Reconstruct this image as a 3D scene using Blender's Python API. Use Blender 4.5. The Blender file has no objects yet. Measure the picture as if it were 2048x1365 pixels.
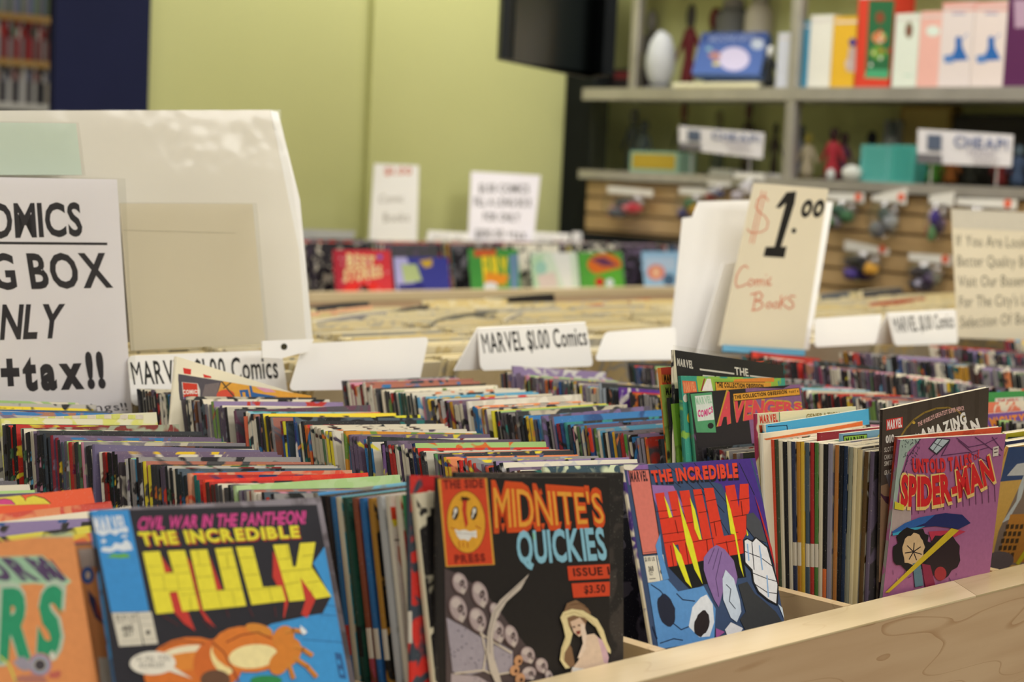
import bpy, math, random
from mathutils import Vector, Matrix
random.seed(11)
S = bpy.context.scene
COL = S.collection
V3 = Vector
PI = math.pi

# ------------------------------------------------------------ camera
FPX = 3466.0
YAW, PIT, ROL = math.radians(44.39), math.radians(5.47), math.radians(2.7)
CAM = V3((0, 0, 1.35))
FW = V3((math.sin(YAW)*math.cos(PIT), math.cos(YAW)*math.cos(PIT), -math.sin(PIT)))
r0 = V3((math.cos(YAW), -math.sin(YAW), 0)); u0 = r0.cross(FW)
RT = r0*math.cos(ROL) + u0*math.sin(ROL)
UP = -r0*math.sin(ROL) + u0*math.cos(ROL)
cam_d = bpy.data.cameras.new('camera'); cam = bpy.data.objects.new('camera', cam_d); COL.objects.link(cam)
cam_d.sensor_width = 36; cam_d.lens = FPX/2048*36; cam_d.clip_start = .02
m = Matrix.Identity(4)
for i in range(3):
    m[i][0], m[i][1], m[i][2], m[i][3] = RT[i], UP[i], -FW[i], CAM[i]
cam.matrix_world = m
cam_d.dof.use_dof = True; cam_d.dof.focus_distance = 1.52; cam_d.dof.aperture_fstop = 6.1
S.camera = cam
S.view_settings.view_transform = 'Standard'; S.view_settings.look = 'None'
S.view_settings.exposure = 0.0; S.view_settings.gamma = 1; S.view_settings.use_curve_mapping = False

def at(px, py, ax, v):
    """world point where the sight line of a photo pixel meets the plane ax = v"""
    d = FW + RT*((px-1024)/FPX) - UP*((py-682.5)/FPX)
    i = 'XYZ'.index(ax)
    return CAM + d*((v-CAM[i])/d[i])
def hit(px, py, p0, n):
    d = FW + RT*((px-1024)/FPX) - UP*((py-682.5)/FPX)
    return CAM + d*((p0-CAM).dot(n)/d.dot(n))
def proj(P):
    k = (P-CAM).dot(FW)
    return (1024+FPX*(P-CAM).dot(RT)/k, 682.5-FPX*(P-CAM).dot(UP)/k, k)

# ------------------------------------------------------------ world and lights
W = bpy.data.worlds.new('world'); S.world = W; W.use_nodes = True
W.node_tree.nodes['Background'].inputs[0].default_value = (1, .95, .86, 1)
W.node_tree.nodes['Background'].inputs[1].default_value = .5
LIGHTS = [(-.8, -1.2, 26), (1.4, -1.3, 28), (3.1, -.8, 28), (-.6, .9, 12), (1.5, .4, 15), (3.0, 1.4, 26), (.9, 2.1, 24), (2.7, 1.9, 12), (3.25, 3.3, 26), (1.6, 6.2, 40)]  # the lamp closest to the lime wall is added to brighten it
LZ = 2.86
for lx, ly, le in LIGHTS:
    ld = bpy.data.lights.new('ceiling_lamp', 'AREA'); ld.shape = 'RECTANGLE'; ld.size = 1.15; ld.size_y = .5
    ld.energy = le; ld.color = (1, .975, .94)
    lo = bpy.data.objects.new('ceiling_lamp', ld); COL.objects.link(lo); lo.location = (lx, ly, LZ-.03)

# ------------------------------------------------------------ colours and materials
def lin(c):
    if isinstance(c, str):
        c = tuple(int(c[i:i+2], 16) for i in (0, 2, 4))
    return tuple(((x/255)/12.92 if x/255 <= .04045 else ((x/255+.055)/1.055)**2.4) for x in c) + (1,)
def mat(name, col=None, rough=.5, metal=0., coat=0., spec=.5):
    m = bpy.data.materials.new(name); m.use_nodes = True
    b = m.node_tree.nodes['Principled BSDF']
    if col: b.inputs['Base Color'].default_value = lin(col)
    b.inputs['Roughness'].default_value = rough; b.inputs['Metallic'].default_value = metal
    b.inputs['Coat Weight'].default_value = coat; b.inputs['Coat Roughness'].default_value = .2
    b.inputs['Specular IOR Level'].default_value = spec
    return m, m.node_tree.nodes, m.node_tree.links, b
def mottled(name, c1, c2, scale, rough=.6, stretch=(1, 1, 1), bump=0., detail=4, **k):
    m, N, L, b = mat(name, None, rough, **k)
    tc = N.new('ShaderNodeTexCoord'); mp = N.new('ShaderNodeMapping'); mp.inputs['Scale'].default_value = stretch
    nz = N.new('ShaderNodeTexNoise'); nz.inputs['Scale'].default_value = scale; nz.inputs['Detail'].default_value = detail
    rp = N.new('ShaderNodeValToRGB'); rp.color_ramp.elements[0].color = lin(c1); rp.color_ramp.elements[1].color = lin(c2)
    rp.color_ramp.elements[0].position = .35; rp.color_ramp.elements[1].position = .65
    L.new(tc.outputs['Object'], mp.inputs[0]); L.new(mp.outputs[0], nz.inputs['Vector'])
    L.new(nz.outputs[0], rp.inputs[0]); L.new(rp.outputs[0], b.inputs['Base Color'])
    if bump:
        bp = N.new('ShaderNodeBump'); bp.inputs['Strength'].default_value = bump; bp.inputs['Distance'].default_value = .002
        L.new(nz.outputs[0], bp.inputs['Height']); L.new(bp.outputs[0], b.inputs['Normal'])
    return m
# ink: flat print, colour per face
INK, N_, L_, b_ = mat('printed_ink', None, .55, coat=.02, spec=.18)
a_ = N_.new('ShaderNodeVertexColor'); a_.layer_name = 'Col'
nz_ = N_.new('ShaderNodeTexNoise'); nz_.inputs['Scale'].default_value = 260; tc_ = N_.new('ShaderNodeTexCoord')
mx_ = N_.new('ShaderNodeMix'); mx_.data_type = 'RGBA'; mx_.blend_type = 'MULTIPLY'; mx_.inputs[0].default_value = .22
L_.new(tc_.outputs['Object'], nz_.inputs['Vector']); L_.new(a_.outputs[0], mx_.inputs[6]); L_.new(nz_.outputs[0], mx_.inputs[7])
L_.new(mx_.outputs[2], b_.inputs['Base Color'])
# comic cover: base colour per face with blotches of the second colour (the printed art) and pale flecks of wear
def cover_mat(name, scale, lo, hi, coat=.1, stretch=(1, 1, 1)):
    m, N, L, b = mat(name, None, .52, coat=coat*.3, spec=.25)
    a = N.new('ShaderNodeVertexColor'); a.layer_name = 'Col'
    a2 = N.new('ShaderNodeVertexColor'); a2.layer_name = 'Alt'
    tc = N.new('ShaderNodeTexCoord'); nz = N.new('ShaderNodeTexNoise'); nz.inputs['Scale'].default_value = scale
    nz.inputs['Detail'].default_value = 1.5; nz.inputs['Distortion'].default_value = 1.2
    mp = N.new('ShaderNodeMapping'); mp.inputs['Scale'].default_value = stretch
    L.new(tc.outputs['Object'], mp.inputs[0]); L.new(mp.outputs[0], nz.inputs['Vector'])
    r = N.new('ShaderNodeValToRGB'); r.color_ramp.elements[0].position = lo; r.color_ramp.elements[1].position = hi
    L.new(nz.outputs[0], r.inputs[0])
    x = N.new('ShaderNodeMix'); x.data_type = 'RGBA'
    L.new(r.outputs[0], x.inputs[0]); L.new(a.outputs[0], x.inputs[6]); L.new(a2.outputs[0], x.inputs[7])
    n2 = N.new('ShaderNodeTexNoise'); n2.inputs['Scale'].default_value = 700; n2.inputs['Detail'].default_value = 2
    L.new(tc.outputs['Object'], n2.inputs['Vector'])
    r2 = N.new('ShaderNodeValToRGB'); r2.color_ramp.elements[0].position = .66; r2.color_ramp.elements[1].position = .76
    r2.color_ramp.elements[1].color = (.3, .3, .3, 1)
    L.new(n2.outputs[0], r2.inputs[0])
    y = N.new('ShaderNodeMix'); y.data_type = 'RGBA'; y.inputs[7].default_value = lin('d8d2c0')
    L.new(r2.outputs[0], y.inputs[0]); L.new(x.outputs[2], y.inputs[6]); L.new(y.outputs[2], b.inputs['Base Color'])
    return m
COVER = cover_mat('comic_cover_stock', 70, .54, .60, stretch=(.5, 1, .6))
COVER_BIG = cover_mat('comic_cover_print', 38, .5, .56)
# page block: fine layered paper lines
PAGES = mottled('comic_page_block', 'e9dcb8', 'd2c296', 900, .8, stretch=(1, 1, .05))
def wood(name, c1, c2, c3, ax):
    m, N, L, b = mat(name, None, .38, coat=.15)
    tc = N.new('ShaderNodeTexCoord'); mp = N.new('ShaderNodeMapping')
    mp.inputs['Scale'].default_value = (1.2, 14, 14) if ax == 'X' else (14, 1.2, 14)
    L.new(tc.outputs['Object'], mp.inputs[0])
    n1 = N.new('ShaderNodeTexNoise'); n1.inputs['Scale'].default_value = 4; n1.inputs['Detail'].default_value = 6
    L.new(mp.outputs[0], n1.inputs['Vector'])
    r = N.new('ShaderNodeValToRGB'); r.color_ramp.elements[0].position = .3; r.color_ramp.elements[1].position = .7
    r.color_ramp.elements[0].color = lin(c1); r.color_ramp.elements[1].color = lin(c2)
    L.new(n1.outputs[0], r.inputs[0])
    mp2 = N.new('ShaderNodeMapping'); mp2.inputs['Scale'].default_value = (1.6, 9, 9) if ax == 'X' else (9, 1.6, 9)
    L.new(tc.outputs['Object'], mp2.inputs[0])
    n2 = N.new('ShaderNodeTexNoise'); n2.inputs['Scale'].default_value = 1.3; n2.inputs['Detail'].default_value = 2
    L.new(mp2.outputs[0], n2.inputs['Vector'])
    mm = N.new('ShaderNodeMath'); mm.operation = 'MULTIPLY'; mm.inputs[1].default_value = 13
    fr = N.new('ShaderNodeMath'); fr.operation = 'FRACT'
    L.new(n2.outputs[0], mm.inputs[0]); L.new(mm.outputs[0], fr.inputs[0])
    r2 = N.new('ShaderNodeValToRGB'); e = r2.color_ramp.elements
    e[0].position = .0; e[0].color = (1, 1, 1, 1); e[1].position = .06; e[1].color = (0, 0, 0, 1)
    L.new(fr.outputs[0], r2.inputs[0])
    f = N.new('ShaderNodeMath'); f.operation = 'MULTIPLY'; f.inputs[1].default_value = .6; L.new(r2.outputs[0], f.inputs[0])
    x = N.new('ShaderNodeMix'); x.data_type = 'RGBA'; x.inputs[7].default_value = lin(c3)
    L.new(f.outputs[0], x.inputs[0]); L.new(r.outputs[0], x.inputs[6]); L.new(x.outputs[2], b.inputs['Base Color'])
    return m
MAPLE = wood('maple_board', 'cfb08c', 'c2a07c', '9c7048', 'X')
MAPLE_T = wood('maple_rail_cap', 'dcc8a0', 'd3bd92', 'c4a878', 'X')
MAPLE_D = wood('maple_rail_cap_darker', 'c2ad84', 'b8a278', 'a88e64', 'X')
MAPLE_Y = wood('maple_divider', 'd3b88c', 'c6a880', 'a88a60', 'Y')
CARD = mottled('white_card', 'f6f4f1', 'f0eeea', 3, .55)
CREAMCARD = mottled('cream_card', 'e4dac2', 'dfd4ba', 3, .65)
BOARD = mottled('cream_poster_board', 'f2ece0', 'ece5d7', 2, .6)
PAPER = mottled('white_paper', 'fbf7fe', 'f5f1f8', 3, .6)
MINT = mottled('mint_paper', 'd6e4d4', 'cfdecc', 3, .6)
GREEN = mottled('lime_wall_paint', 'c3c487', 'bfc081', 1.2, .75, bump=.05)
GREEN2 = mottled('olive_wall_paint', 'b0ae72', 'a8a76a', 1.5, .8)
NAVY = mottled('navy_wall_paint', '1d2140', '1a1e3a', 2, .8, spec=.15)
BLACK = mottled('black_plastic', '15181a', '1b1f20', 3, .5, spec=.2)
BLACKP = mottled('black_painted_wood', '0f1212', '161919', 3, .6, spec=.15)
ALU = mottled('brushed_aluminium', 'b9b4ac', 'a9a49c', 8, .4, metal=.6)
GREYM = mottled('grey_shelf_enamel', 'aaa59c', '9f9a90', 5, .5)
SHELFWHITE = mottled('white_shelf_laminate', 'e6e3dc', 'dcd8d0', 4, .35)
SLAT = wood('slatwall_oak', 'b3966a', 'a4875c', '8a6d48', 'Y')
SLATD = mottled('slatwall_groove', '6c5638', '5f4a2f', 8, .8)
OAK = mottled('honey_oak_shelf', 'c49a55', 'b88e4b', 5, .5, stretch=(1, 8, 8))
CARPET = mottled('grey_carpet', '6b665e', '57534c', 180, .95, bump=.3)
CEIL = mottled('white_ceiling_tile', 'dcd8ce', 'd2cec4', 40, .9)
WALLW = mottled('pale_wall_paint', 'cfc8b4', 'c8c1ac', 1.5, .85)
CABIN = mottled('dark_laminate', '4a4540', '3f3b37', 5, .6)
def plastic(name, tint, gloss, rough=.08):
    m = bpy.data.materials.new(name); m.use_nodes = True; N = m.node_tree.nodes; L = m.node_tree.links
    N.clear(); o = N.new('ShaderNodeOutputMaterial'); t = N.new('ShaderNodeBsdfTransparent'); t.inputs[0].default_value = tint
    g = N.new('ShaderNodeBsdfGlossy'); g.inputs['Roughness'].default_value = rough
    fr = N.new('ShaderNodeLayerWeight'); fr.inputs[0].default_value = .5; pw = N.new('ShaderNodeMath'); pw.operation = 'POWER'; pw.inputs[1].default_value = 5; L.new(fr.outputs['Facing'], pw.inputs[0])
    ad = N.new('ShaderNodeMath'); ad.operation = 'ADD'; ad.inputs[1].default_value = gloss; ad.use_clamp = True; L.new(pw.outputs[0], ad.inputs[0])
    tc = N.new('ShaderNodeTexCoord'); nz = N.new('ShaderNodeTexNoise'); nz.inputs['Scale'].default_value = 14
    L.new(tc.outputs['Object'], nz.inputs['Vector'])
    bp = N.new('ShaderNodeBump'); bp.inputs['Strength'].default_value = .35; bp.inputs['Distance'].default_value = .01
    L.new(nz.outputs[0], bp.inputs['Height']); L.new(bp.outputs[0], g.inputs['Normal'])
    mx = N.new('ShaderNodeMixShader'); L.new(ad.outputs[0], mx.inputs[0]); L.new(t.outputs[0], mx.inputs[1]); L.new(g.outputs[0], mx.inputs[2])
    L.new(mx.outputs[0], o.inputs[0]); return m
SLEEVE = plastic('clear_plastic_sleeve', (.97, .97, .96, 1), .012, .13)
BAG = plastic('clear_plastic_bag', (.93, .93, .93, 1), .07, .2)
GLASS = plastic('clear_glass', (.975, .985, .975, 1), .012, .02)

# ------------------------------------------------------------ mesh building
class MB:
    def __init__(s): s.v = []; s.f = []; s.c = []; s.a = []; s.m = []
    def face(s, pts, col='ffffff', alt=None, mi=0):
        i = len(s.v); s.v.extend(pts); s.f.append(tuple(range(i, i+len(pts))))
        c = lin(col); s.c.append(c); s.a.append(lin(alt) if alt is not None else c); s.m.append(mi)
    def faces(s, vs, fs, cols, alts=None, mis=None):
        i = len(s.v); s.v.extend(vs)
        for k, f in enumerate(fs):
            s.f.append(tuple(i+j for j in f)); c = lin(cols[k] if isinstance(cols, list) else cols); s.c.append(c)
            a = alts[k] if isinstance(alts, list) else alts
            s.a.append(lin(a) if a is not None else c); s.m.append(mis[k] if isinstance(mis, list) else (mis or 0))
    def prism(s, base, up, col='ffffff', alt=None, mi=0):
        """closed prism: polygon base (list of Vector) swept by vector up"""
        n = len(base); vs = list(base) + [p+up for p in base]
        nrm = V3((0, 0, 0))
        for i in range(n):
            nrm += base[i].cross(base[(i+1) % n])
        flip = nrm.dot(up) > 0
        fs = [tuple(range(n-1, -1, -1)), tuple(range(n, 2*n))] + [(i, (i+1) % n, n+(i+1) % n, n+i) for i in range(n)]
        if not flip: fs = [tuple(reversed(f)) for f in fs]
        s.faces(vs, fs, col, alt, mi)
    def box(s, lo, hi, col='ffffff', alt=None, mi=0):
        s.prism([V3((lo[0], lo[1], lo[2])), V3((hi[0], lo[1], lo[2])), V3((hi[0], hi[1], lo[2])), V3((lo[0], hi[1], lo[2]))],
                V3((0, 0, hi[2]-lo[2])), col, alt, mi)
    def bbox(s, lo, hi, b, col='ffffff', mi=0):
        """box with chamfered vertical edges"""
        x0, y0, z0 = lo; x1, y1, z1 = hi
        P = [(x0+b, y0), (x1-b, y0), (x1, y0+b), (x1, y1-b), (x1-b, y1), (x0+b, y1), (x0, y1-b), (x0, y0+b)]
        s.prism([V3((x, y, z0)) for x, y in P], V3((0, 0, z1-z0)), col, None, mi)
    def lathe(s, o, prof, n=16, col='ffffff', mi=0, ax=V3((0, 0, 1))):
        """surface of revolution; prof = [(radius, height)]"""
        a = ax.normalized(); e = a.orthogonal().normalized(); g = a.cross(e)
        vs = []
        for r, h in prof:
            for k in range(n):
                t = 2*PI*k/n; vs.append(o + a*h + (e*math.cos(t)+g*math.sin(t))*r)
        fs = []
        for j in range(len(prof)-1):
            for k in range(n):
                fs.append((j*n+k, j*n+(k+1) % n, (j+1)*n+(k+1) % n, (j+1)*n+k))
        fs.append(tuple(range(n-1, -1, -1))); fs.append(tuple((len(prof)-1)*n+k for k in range(n)))
        s.faces(vs, fs, col, None, mi)
    def ball(s, o, rx, ry, rz, n=12, m=8, col='ffffff', mi=0, rough=0., rnd=None):
        vs = []; fs = []
        for j in range(m+1):
            ph = PI*j/m
            for k in range(n):
                t = 2*PI*k/n; q = 1 + (rnd.uniform(-rough, rough) if rnd else 0)
                vs.append(o + V3((rx*math.sin(ph)*math.cos(t)*q, ry*math.sin(ph)*math.sin(t)*q, rz*math.cos(ph)*q)))
        for j in range(m):
            for k in range(n):
                fs.append((j*n+k, (j+1)*n+k, (j+1)*n+(k+1) % n, j*n+(k+1) % n))
        s.faces(vs, fs, col, None, mi)
    def build(s, name, mats, parent=None, loc=None, smooth=False):
        """loc = world position of the object's origin; geometry is given in world coordinates"""
        if loc is None: loc = base_of(s.v) if parent is None else ORIG[parent.name]
        loc = V3(loc); me = bpy.data.meshes.new(name)
        me.from_pydata([p-loc for p in s.v], [], s.f)
        for mm in (mats if isinstance(mats, (list, tuple)) else [mats]): me.materials.append(mm)
        if len(set(s.m)) > 1 or (s.m and s.m[0]): me.polygons.foreach_set('material_index', s.m)
        for nm, src in (('Col', s.c), ('Alt', s.a)):
            at_ = me.color_attributes.new(nm, 'FLOAT_COLOR', 'CORNER'); buf = []
            for f, c in zip(s.f, src): buf.extend(c*len(f))
            at_.data.foreach_set('color', buf)
        if smooth: me.polygons.foreach_set('use_smooth', [True]*len(s.f))
        me.update()
        o = bpy.data.objects.new(name, me); COL.objects.link(o)
        ORIG[o.name] = loc
        if parent is not None:
            o.parent = parent; o.location = loc - ORIG[parent.name]
        else: o.location = loc
        return o
ORIG = {}
def base_of(vs):
    lo = [min(p[i] for p in vs) for i in range(3)]; hi = [max(p[i] for p in vs) for i in range(3)]
    return V3(((lo[0]+hi[0])/2, (lo[1]+hi[1])/2, lo[2]))
def tag(o, label, cat, group=None, kind=None):
    o['label'] = label; o['category'] = cat
    if group: o['group'] = group
    if kind: o['kind'] = kind
    return o
def empty(name, loc, label=None, cat=None, group=None):
    o = bpy.data.objects.new(name, None); COL.objects.link(o); o.location = loc; ORIG[o.name] = V3(loc)
    o.empty_display_size = .05
    if label: tag(o, label, cat, group)
    return o
def struct(o): o['kind'] = 'structure'; return o

# ------------------------------------------------------------ glyphs
CH = 'ABCDEFGHIJKLMNOPQRSTUVWXYZabcdefghijklmnopqrstuvwxyz0123456789$.,!?\'+:-#&/'
GL = {}
def make_glyphs():
    tmp = []
    for wt, off in (('r', 0.0), ('m', .014), ('b', .03), ('x', .055)):
        for ch in CH:
            cu = bpy.data.curves.new('g', 'FONT'); cu.body = ch; cu.offset = off; cu.resolution_u = 3; cu.fill_mode = 'FRONT'
            o = bpy.data.objects.new('g', cu); COL.objects.link(o); tmp.append((wt, ch, o, cu))
    bpy.context.view_layer.update(); dg = bpy.context.evaluated_depsgraph_get()
    for wt, ch, o, cu in tmp:
        me = bpy.data.meshes.new_from_object(o.evaluated_get(dg))
        vs = [(v.co.x, v.co.y) for v in me.vertices]; fs = [tuple(p.vertices) for p in me.polygons]
        x0 = min((v[0] for v in vs), default=0); x1 = max((v[0] for v in vs), default=.3)
        GL[wt, ch] = ([(x-x0, y) for x, y in vs], fs, x1-x0)
        bpy.data.meshes.remove(me); bpy.data.objects.remove(o); bpy.data.curves.remove(cu)
make_glyphs()
GL['m', 'M'] = GL['r', 'M']; GL['m', 'W'] = GL['r', 'W']
CAP = max(v[1] for v in GL['r', 'H'][0])

def clip_poly(pts, Wd, Hd):
    for ax, lim, sg in ((0, 0, 1), (0, Wd, -1), (1, 0, 1), (1, Hd, -1)):
        out = []
        for i in range(len(pts)):
            a, b = pts[i-1], pts[i]; da = (a[ax]-lim)*sg; db = (b[ax]-lim)*sg
            if (da >= 0) != (db >= 0):
                t = da/(da-db); out.append((a[0]+(b[0]-a[0])*t, a[1]+(b[1]-a[1])*t))
            if db >= 0: out.append(b)
        pts = out
        if len(pts) < 3: return []
    return pts
class Art:
    """flat print on a plane; shapes are laid down in order, each a hair above the last"""
    def __init__(s, p0, n, clip=None): s.p0 = p0; s.n = n.normalized(); s.k = 0; s.mb = MB(); s.clip = clip
    def put(s, pts3, col):
        q = pts3
        if s.clip:
            o, w, h, Wd, Hd = s.clip
            q2 = clip_poly([((p-o).dot(w), (p-o).dot(h)) for p in q], Wd, Hd)
            if len(q2) < 3: return
            q = [o + w*a + h*b for a, b in q2]
        s.mb.face([p + s.n*(.00015+.000007*s.k) for p in q], col)
    def poly(s, pts, col): s.k += 1; s.put([hit(x, y, s.p0, s.n) for x, y in pts], col)
    def ell(s, cx, cy, rx, ry, col, rot=0, n=20, jag=0):
        P = []
        for i in range(n):
            t = 2*PI*i/n; q = 1+(random.uniform(-jag, jag) if jag else 0); x, y = rx*math.cos(t)*q, ry*math.sin(t)*q
            P.append((cx+x*math.cos(rot)-y*math.sin(rot), cy+x*math.sin(rot)+y*math.cos(rot)))
        s.poly(P, col)
    def line(s, pts, wd, col):
        s.k += 1
        for a, b in zip(pts[:-1], pts[1:]):
            dx, dy = b[0]-a[0], b[1]-a[1]; L = math.hypot(dx, dy) or 1; nx, ny = -dy/L*wd/2, dx/L*wd/2; ex, ey = dx/L*wd*.3, dy/L*wd*.3
            s.put([hit(x, y, s.p0, s.n) for x, y in ((a[0]-ex+nx, a[1]-ey+ny), (b[0]+ex+nx, b[1]+ey+ny), (b[0]+ex-nx, b[1]+ey-ny), (a[0]-ex-nx, a[1]-ey-ny))], col)
    def text(s, t, bl, br, tl, tr, col, wt='b', fn=None, gap=.1):
        """writing stretched into the quad bl, br, tl, tr (photo pixels)"""
        s.k += 1; x = 0; items = []
        for ch in t:
            if ch == ' ': x += .32; continue
            vs, fs, wd = GL[wt, ch]; items.append((x, vs, fs)); x += wd+gap
        tot = x-gap
        for x, vs, fs in items:
            P = []
            for a, b in vs:
                u, v = (a+x)/tot, b/CAP
                if fn: u, v = fn(u, v)
                P.append(hit((bl[0]*(1-u)+br[0]*u)*(1-v)+(tl[0]*(1-u)+tr[0]*u)*v, (bl[1]*(1-u)+br[1]*u)*(1-v)+(tl[1]*(1-u)+tr[1]*u)*v, s.p0, s.n))
            for f in fs: s.put([P[i] for i in f], col)
    def build(s, name, parent):
        # one winding for all faces: outward
        for i, f in enumerate(s.mb.f):
            a, b, c = (s.mb.v[j] for j in f[:3])
            if (b-a).cross(c-a).dot(s.n) < 0: s.mb.f[i] = tuple(reversed(f))
        return s.mb.build(name, INK, parent)

# ============================================================ the room
YW, XW = 3.85, 4.25
def sbox(name, lo, hi, m):
    b = MB(); b.box(lo, hi); return struct(b.build(name, m))
sbox('floor', (-3, -3, -.05), (XW+.15, 9, 0), CARPET)
sbox('ceiling', (-3, -3, 2.9), (XW+.15, 9, 3.0), CEIL)
sbox('wall_right', (XW, -3, 0), (XW+.12, 3.95, 2.9), GREEN2)
gx0 = at(292, 120, 'Y', 3.80).x; gx1 = at(739, 250, 'Y', YW).x
sbox('wall_back', (gx1, YW, 0), (XW, YW+.12, 2.9), GREEN)
sbox('wall_back_left', (gx0, YW+.02, 0), (gx1, YW+.12, 2.9), GREEN)
nx0 = at(109, 120, 'Y', 3.80).x; nx1 = at(299, 120, 'Y', 3.80).x
sbox('wall_navy', (nx0, 3.80, 0), (nx1, 3.822, 2.9), NAVY)
sbox('wall_far', (-3, 8.9, 0), (XW+.15, 9, 2.9), WALLW)
sbox('wall_left', (-3.05, -3, 0), (-3, 9, 2.9), WALLW)
sbox('wall_front', (-3, -3.05, 0), (XW+.15, -3, 2.9), WALLW)
px0, px1 = at(1183, 300, 'Y', 3.72).x, at(1216, 300, 'Y', 3.72).x
b = MB(); b.bbox((px0, 3.72, 0), (px1, YW, 2.9), .006)
struct(b.build('trim_1', BLACKP))
b = MB(); b.box((gx1, YW-.012, 0), (px0, YW, .1)); struct(b.build('baseboard_back', WALLW))
ordl = ['behind the camera at left', 'behind the camera in the middle', 'behind the camera at right', 'over the left end of the bins', 'over the middle of the bins', 'over the right end of the bins', 'before the lime wall at left', 'in front of the television', 'added near the lime wall at right to brighten it', 'in the far room']
_o = ['at the near left', 'at the left, above the bins', 'at the near centre', 'over the middle of the bins', 'at the near right', 'at the right over the toy wall', 'in the far room', 'far left over the aisle']
for (lx, ly, le), pl in zip(LIGHTS, ordl):
    t = empty('ceiling_light', (lx, ly, LZ), 'white rectangular ceiling light panel '+pl, 'light', 'ceiling light panels')
    b = MB()
    for lo, hi in (((lx-.61, ly-.31), (lx+.61, ly-.27)), ((lx-.61, ly+.27), (lx+.61, ly+.31)), ((lx-.61, ly-.27), (lx-.57, ly+.27)), ((lx+.57, ly-.27), (lx+.61, ly+.27))):
        b.box((lo[0], lo[1], LZ-.01), (hi[0], hi[1], 2.9))
    b.build('frame', SHELFWHITE, t)
    b = MB(); b.box((lx-.57, ly-.27, LZ+.01), (lx+.57, ly+.27, LZ+.03)); b.build('diffuser', SHELFWHITE, t)

# ============================================================ the comic bins
ZR, ZF = 1.0, .845            # rail top, bin floor
YI, YO = .824, .780           # rail inner and outer edge
P0, PP = .750, .241           # left edge of the comics of row 0 and the pitch of the rows
def rowx(k): return P0 + PP*k
XA, XB = -.47, 3.42
fb = empty('comic_bin', ((XA+XB)/2, 1.17, 0), 'long maple comic bin in the foreground, open front rail with a mitred joint', 'comic bin', 'maple comic bins')
J1, J0 = 1.385, 1.351
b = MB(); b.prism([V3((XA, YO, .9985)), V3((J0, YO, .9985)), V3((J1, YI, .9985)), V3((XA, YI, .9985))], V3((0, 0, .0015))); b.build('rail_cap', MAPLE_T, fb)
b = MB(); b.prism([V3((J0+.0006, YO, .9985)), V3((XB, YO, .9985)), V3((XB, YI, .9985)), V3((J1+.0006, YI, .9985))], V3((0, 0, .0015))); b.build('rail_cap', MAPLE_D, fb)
b = MB(); b.prism([V3((XA, YO+.0002, .78)), V3((XA, YO+.018, .78)), V3((XA, YO+.018, .965)), V3((XA, YI, .975)), V3((XA, YI, .9984)), V3((XA, YO+.0002, .9984))], V3((XB-XA, 0, 0))); b.build('front_board', MAPLE, fb)
b = MB(); b.box((XA, YO+.018, .825), (XB, 1.575, ZF)); b.build('bin_floor', MAPLE, fb)
b = MB(); b.box((XA, 1.575, .80), (XB, 1.593, 1.02)); b.build('back_board', MAPLE, fb)
for x in (XA, XB-.018):
    b = MB(); b.box((x, YO+.018, ZF), (x+.018, 1.575, .98)); b.build('end_board', MAPLE_Y, fb)
for k in range(-4, 11):
    x = rowx(k)-.018
    b = MB(); b.prism([V3((x, YI+.001, ZF)), V3((x+.012, YI+.001, ZF)), V3((x+.012, 1.575, ZF)), V3((x, 1.575, ZF))], V3((0, 0, 1.0-ZF)))
    b.build('divider', MAPLE_Y, fb)
b = MB(); b.box((XA+.05, YO+.1, .08), (XB-.05, 2.3, .80)); b.box((XA+.1, YO+.16, 0), (XB-.1, 2.24, .08)); b.build('cabinet_base', CABIN, fb)
# the bin that stands back to back with it
RY1 = 2.40
rb = empty('comic_bin', (1.6, 2.0, .8), 'maple comic bin behind the blank white cards, packed with pale boarded comics', 'comic bin', 'maple comic bins')
b = MB(); b.box((XA, 1.595, .825), (4.0, RY1-.018, ZF)); b.build('bin_floor', MAPLE, rb)
b = MB(); b.box((XA, 1.5945, .80), (4.0, 1.61, 1.02)); b.build('back_board', MAPLE, rb)
b = MB(); b.box((XA, RY1-.018, .80), (4.0, RY1, .981)); b.build('front_board', MAPLE, rb)
b = MB(); b.box((XA, RY1-.04, .981), (4.0, RY1+.004, 1.0)); b.build('rail_cap', MAPLE_T, rb)
for k in range(-4, 13):
    x = rowx(k)+.02
    b = MB(); b.box((x, 1.61, ZF), (x+.012, RY1-.042, .98)); b.build('divider', MAPLE_Y, rb)
# wall bin under the green wall
WZ = 1.071; WF = WZ-.135; WY = 3.05
wb = empty('comic_bin', (3.0, 3.4, 0), 'maple wall bin under the lime green wall with face out comics', 'comic bin', 'maple comic bins')
WXA, WXB = 1.9, 3.88
b = MB(); b.box((WXA, WY-.03, WZ-.02), (WXB, WY+.014, WZ)); b.build('rail_cap', MAPLE_T, wb)
b = MB(); b.box((WXA, WY-.028, WZ-.19), (WXB, WY-.01, WZ-.02)); b.build('front_board', MAPLE, wb)
b = MB(); b.box((WXA, WY-.01, WF-.018), (WXB, 3.76, WF)); b.build('bin_floor', MAPLE, wb)
b = MB(); b.box((WXA, 3.76, WF-.018), (WXB, 3.778, WZ+.03)); b.build('back_board', MAPLE, wb)
b = MB(); b.box((WXA+.05, WY+.05, 0), (WXB-.05, 3.74, WF-.018)); b.build('cabinet_base', CABIN, wb)

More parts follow.
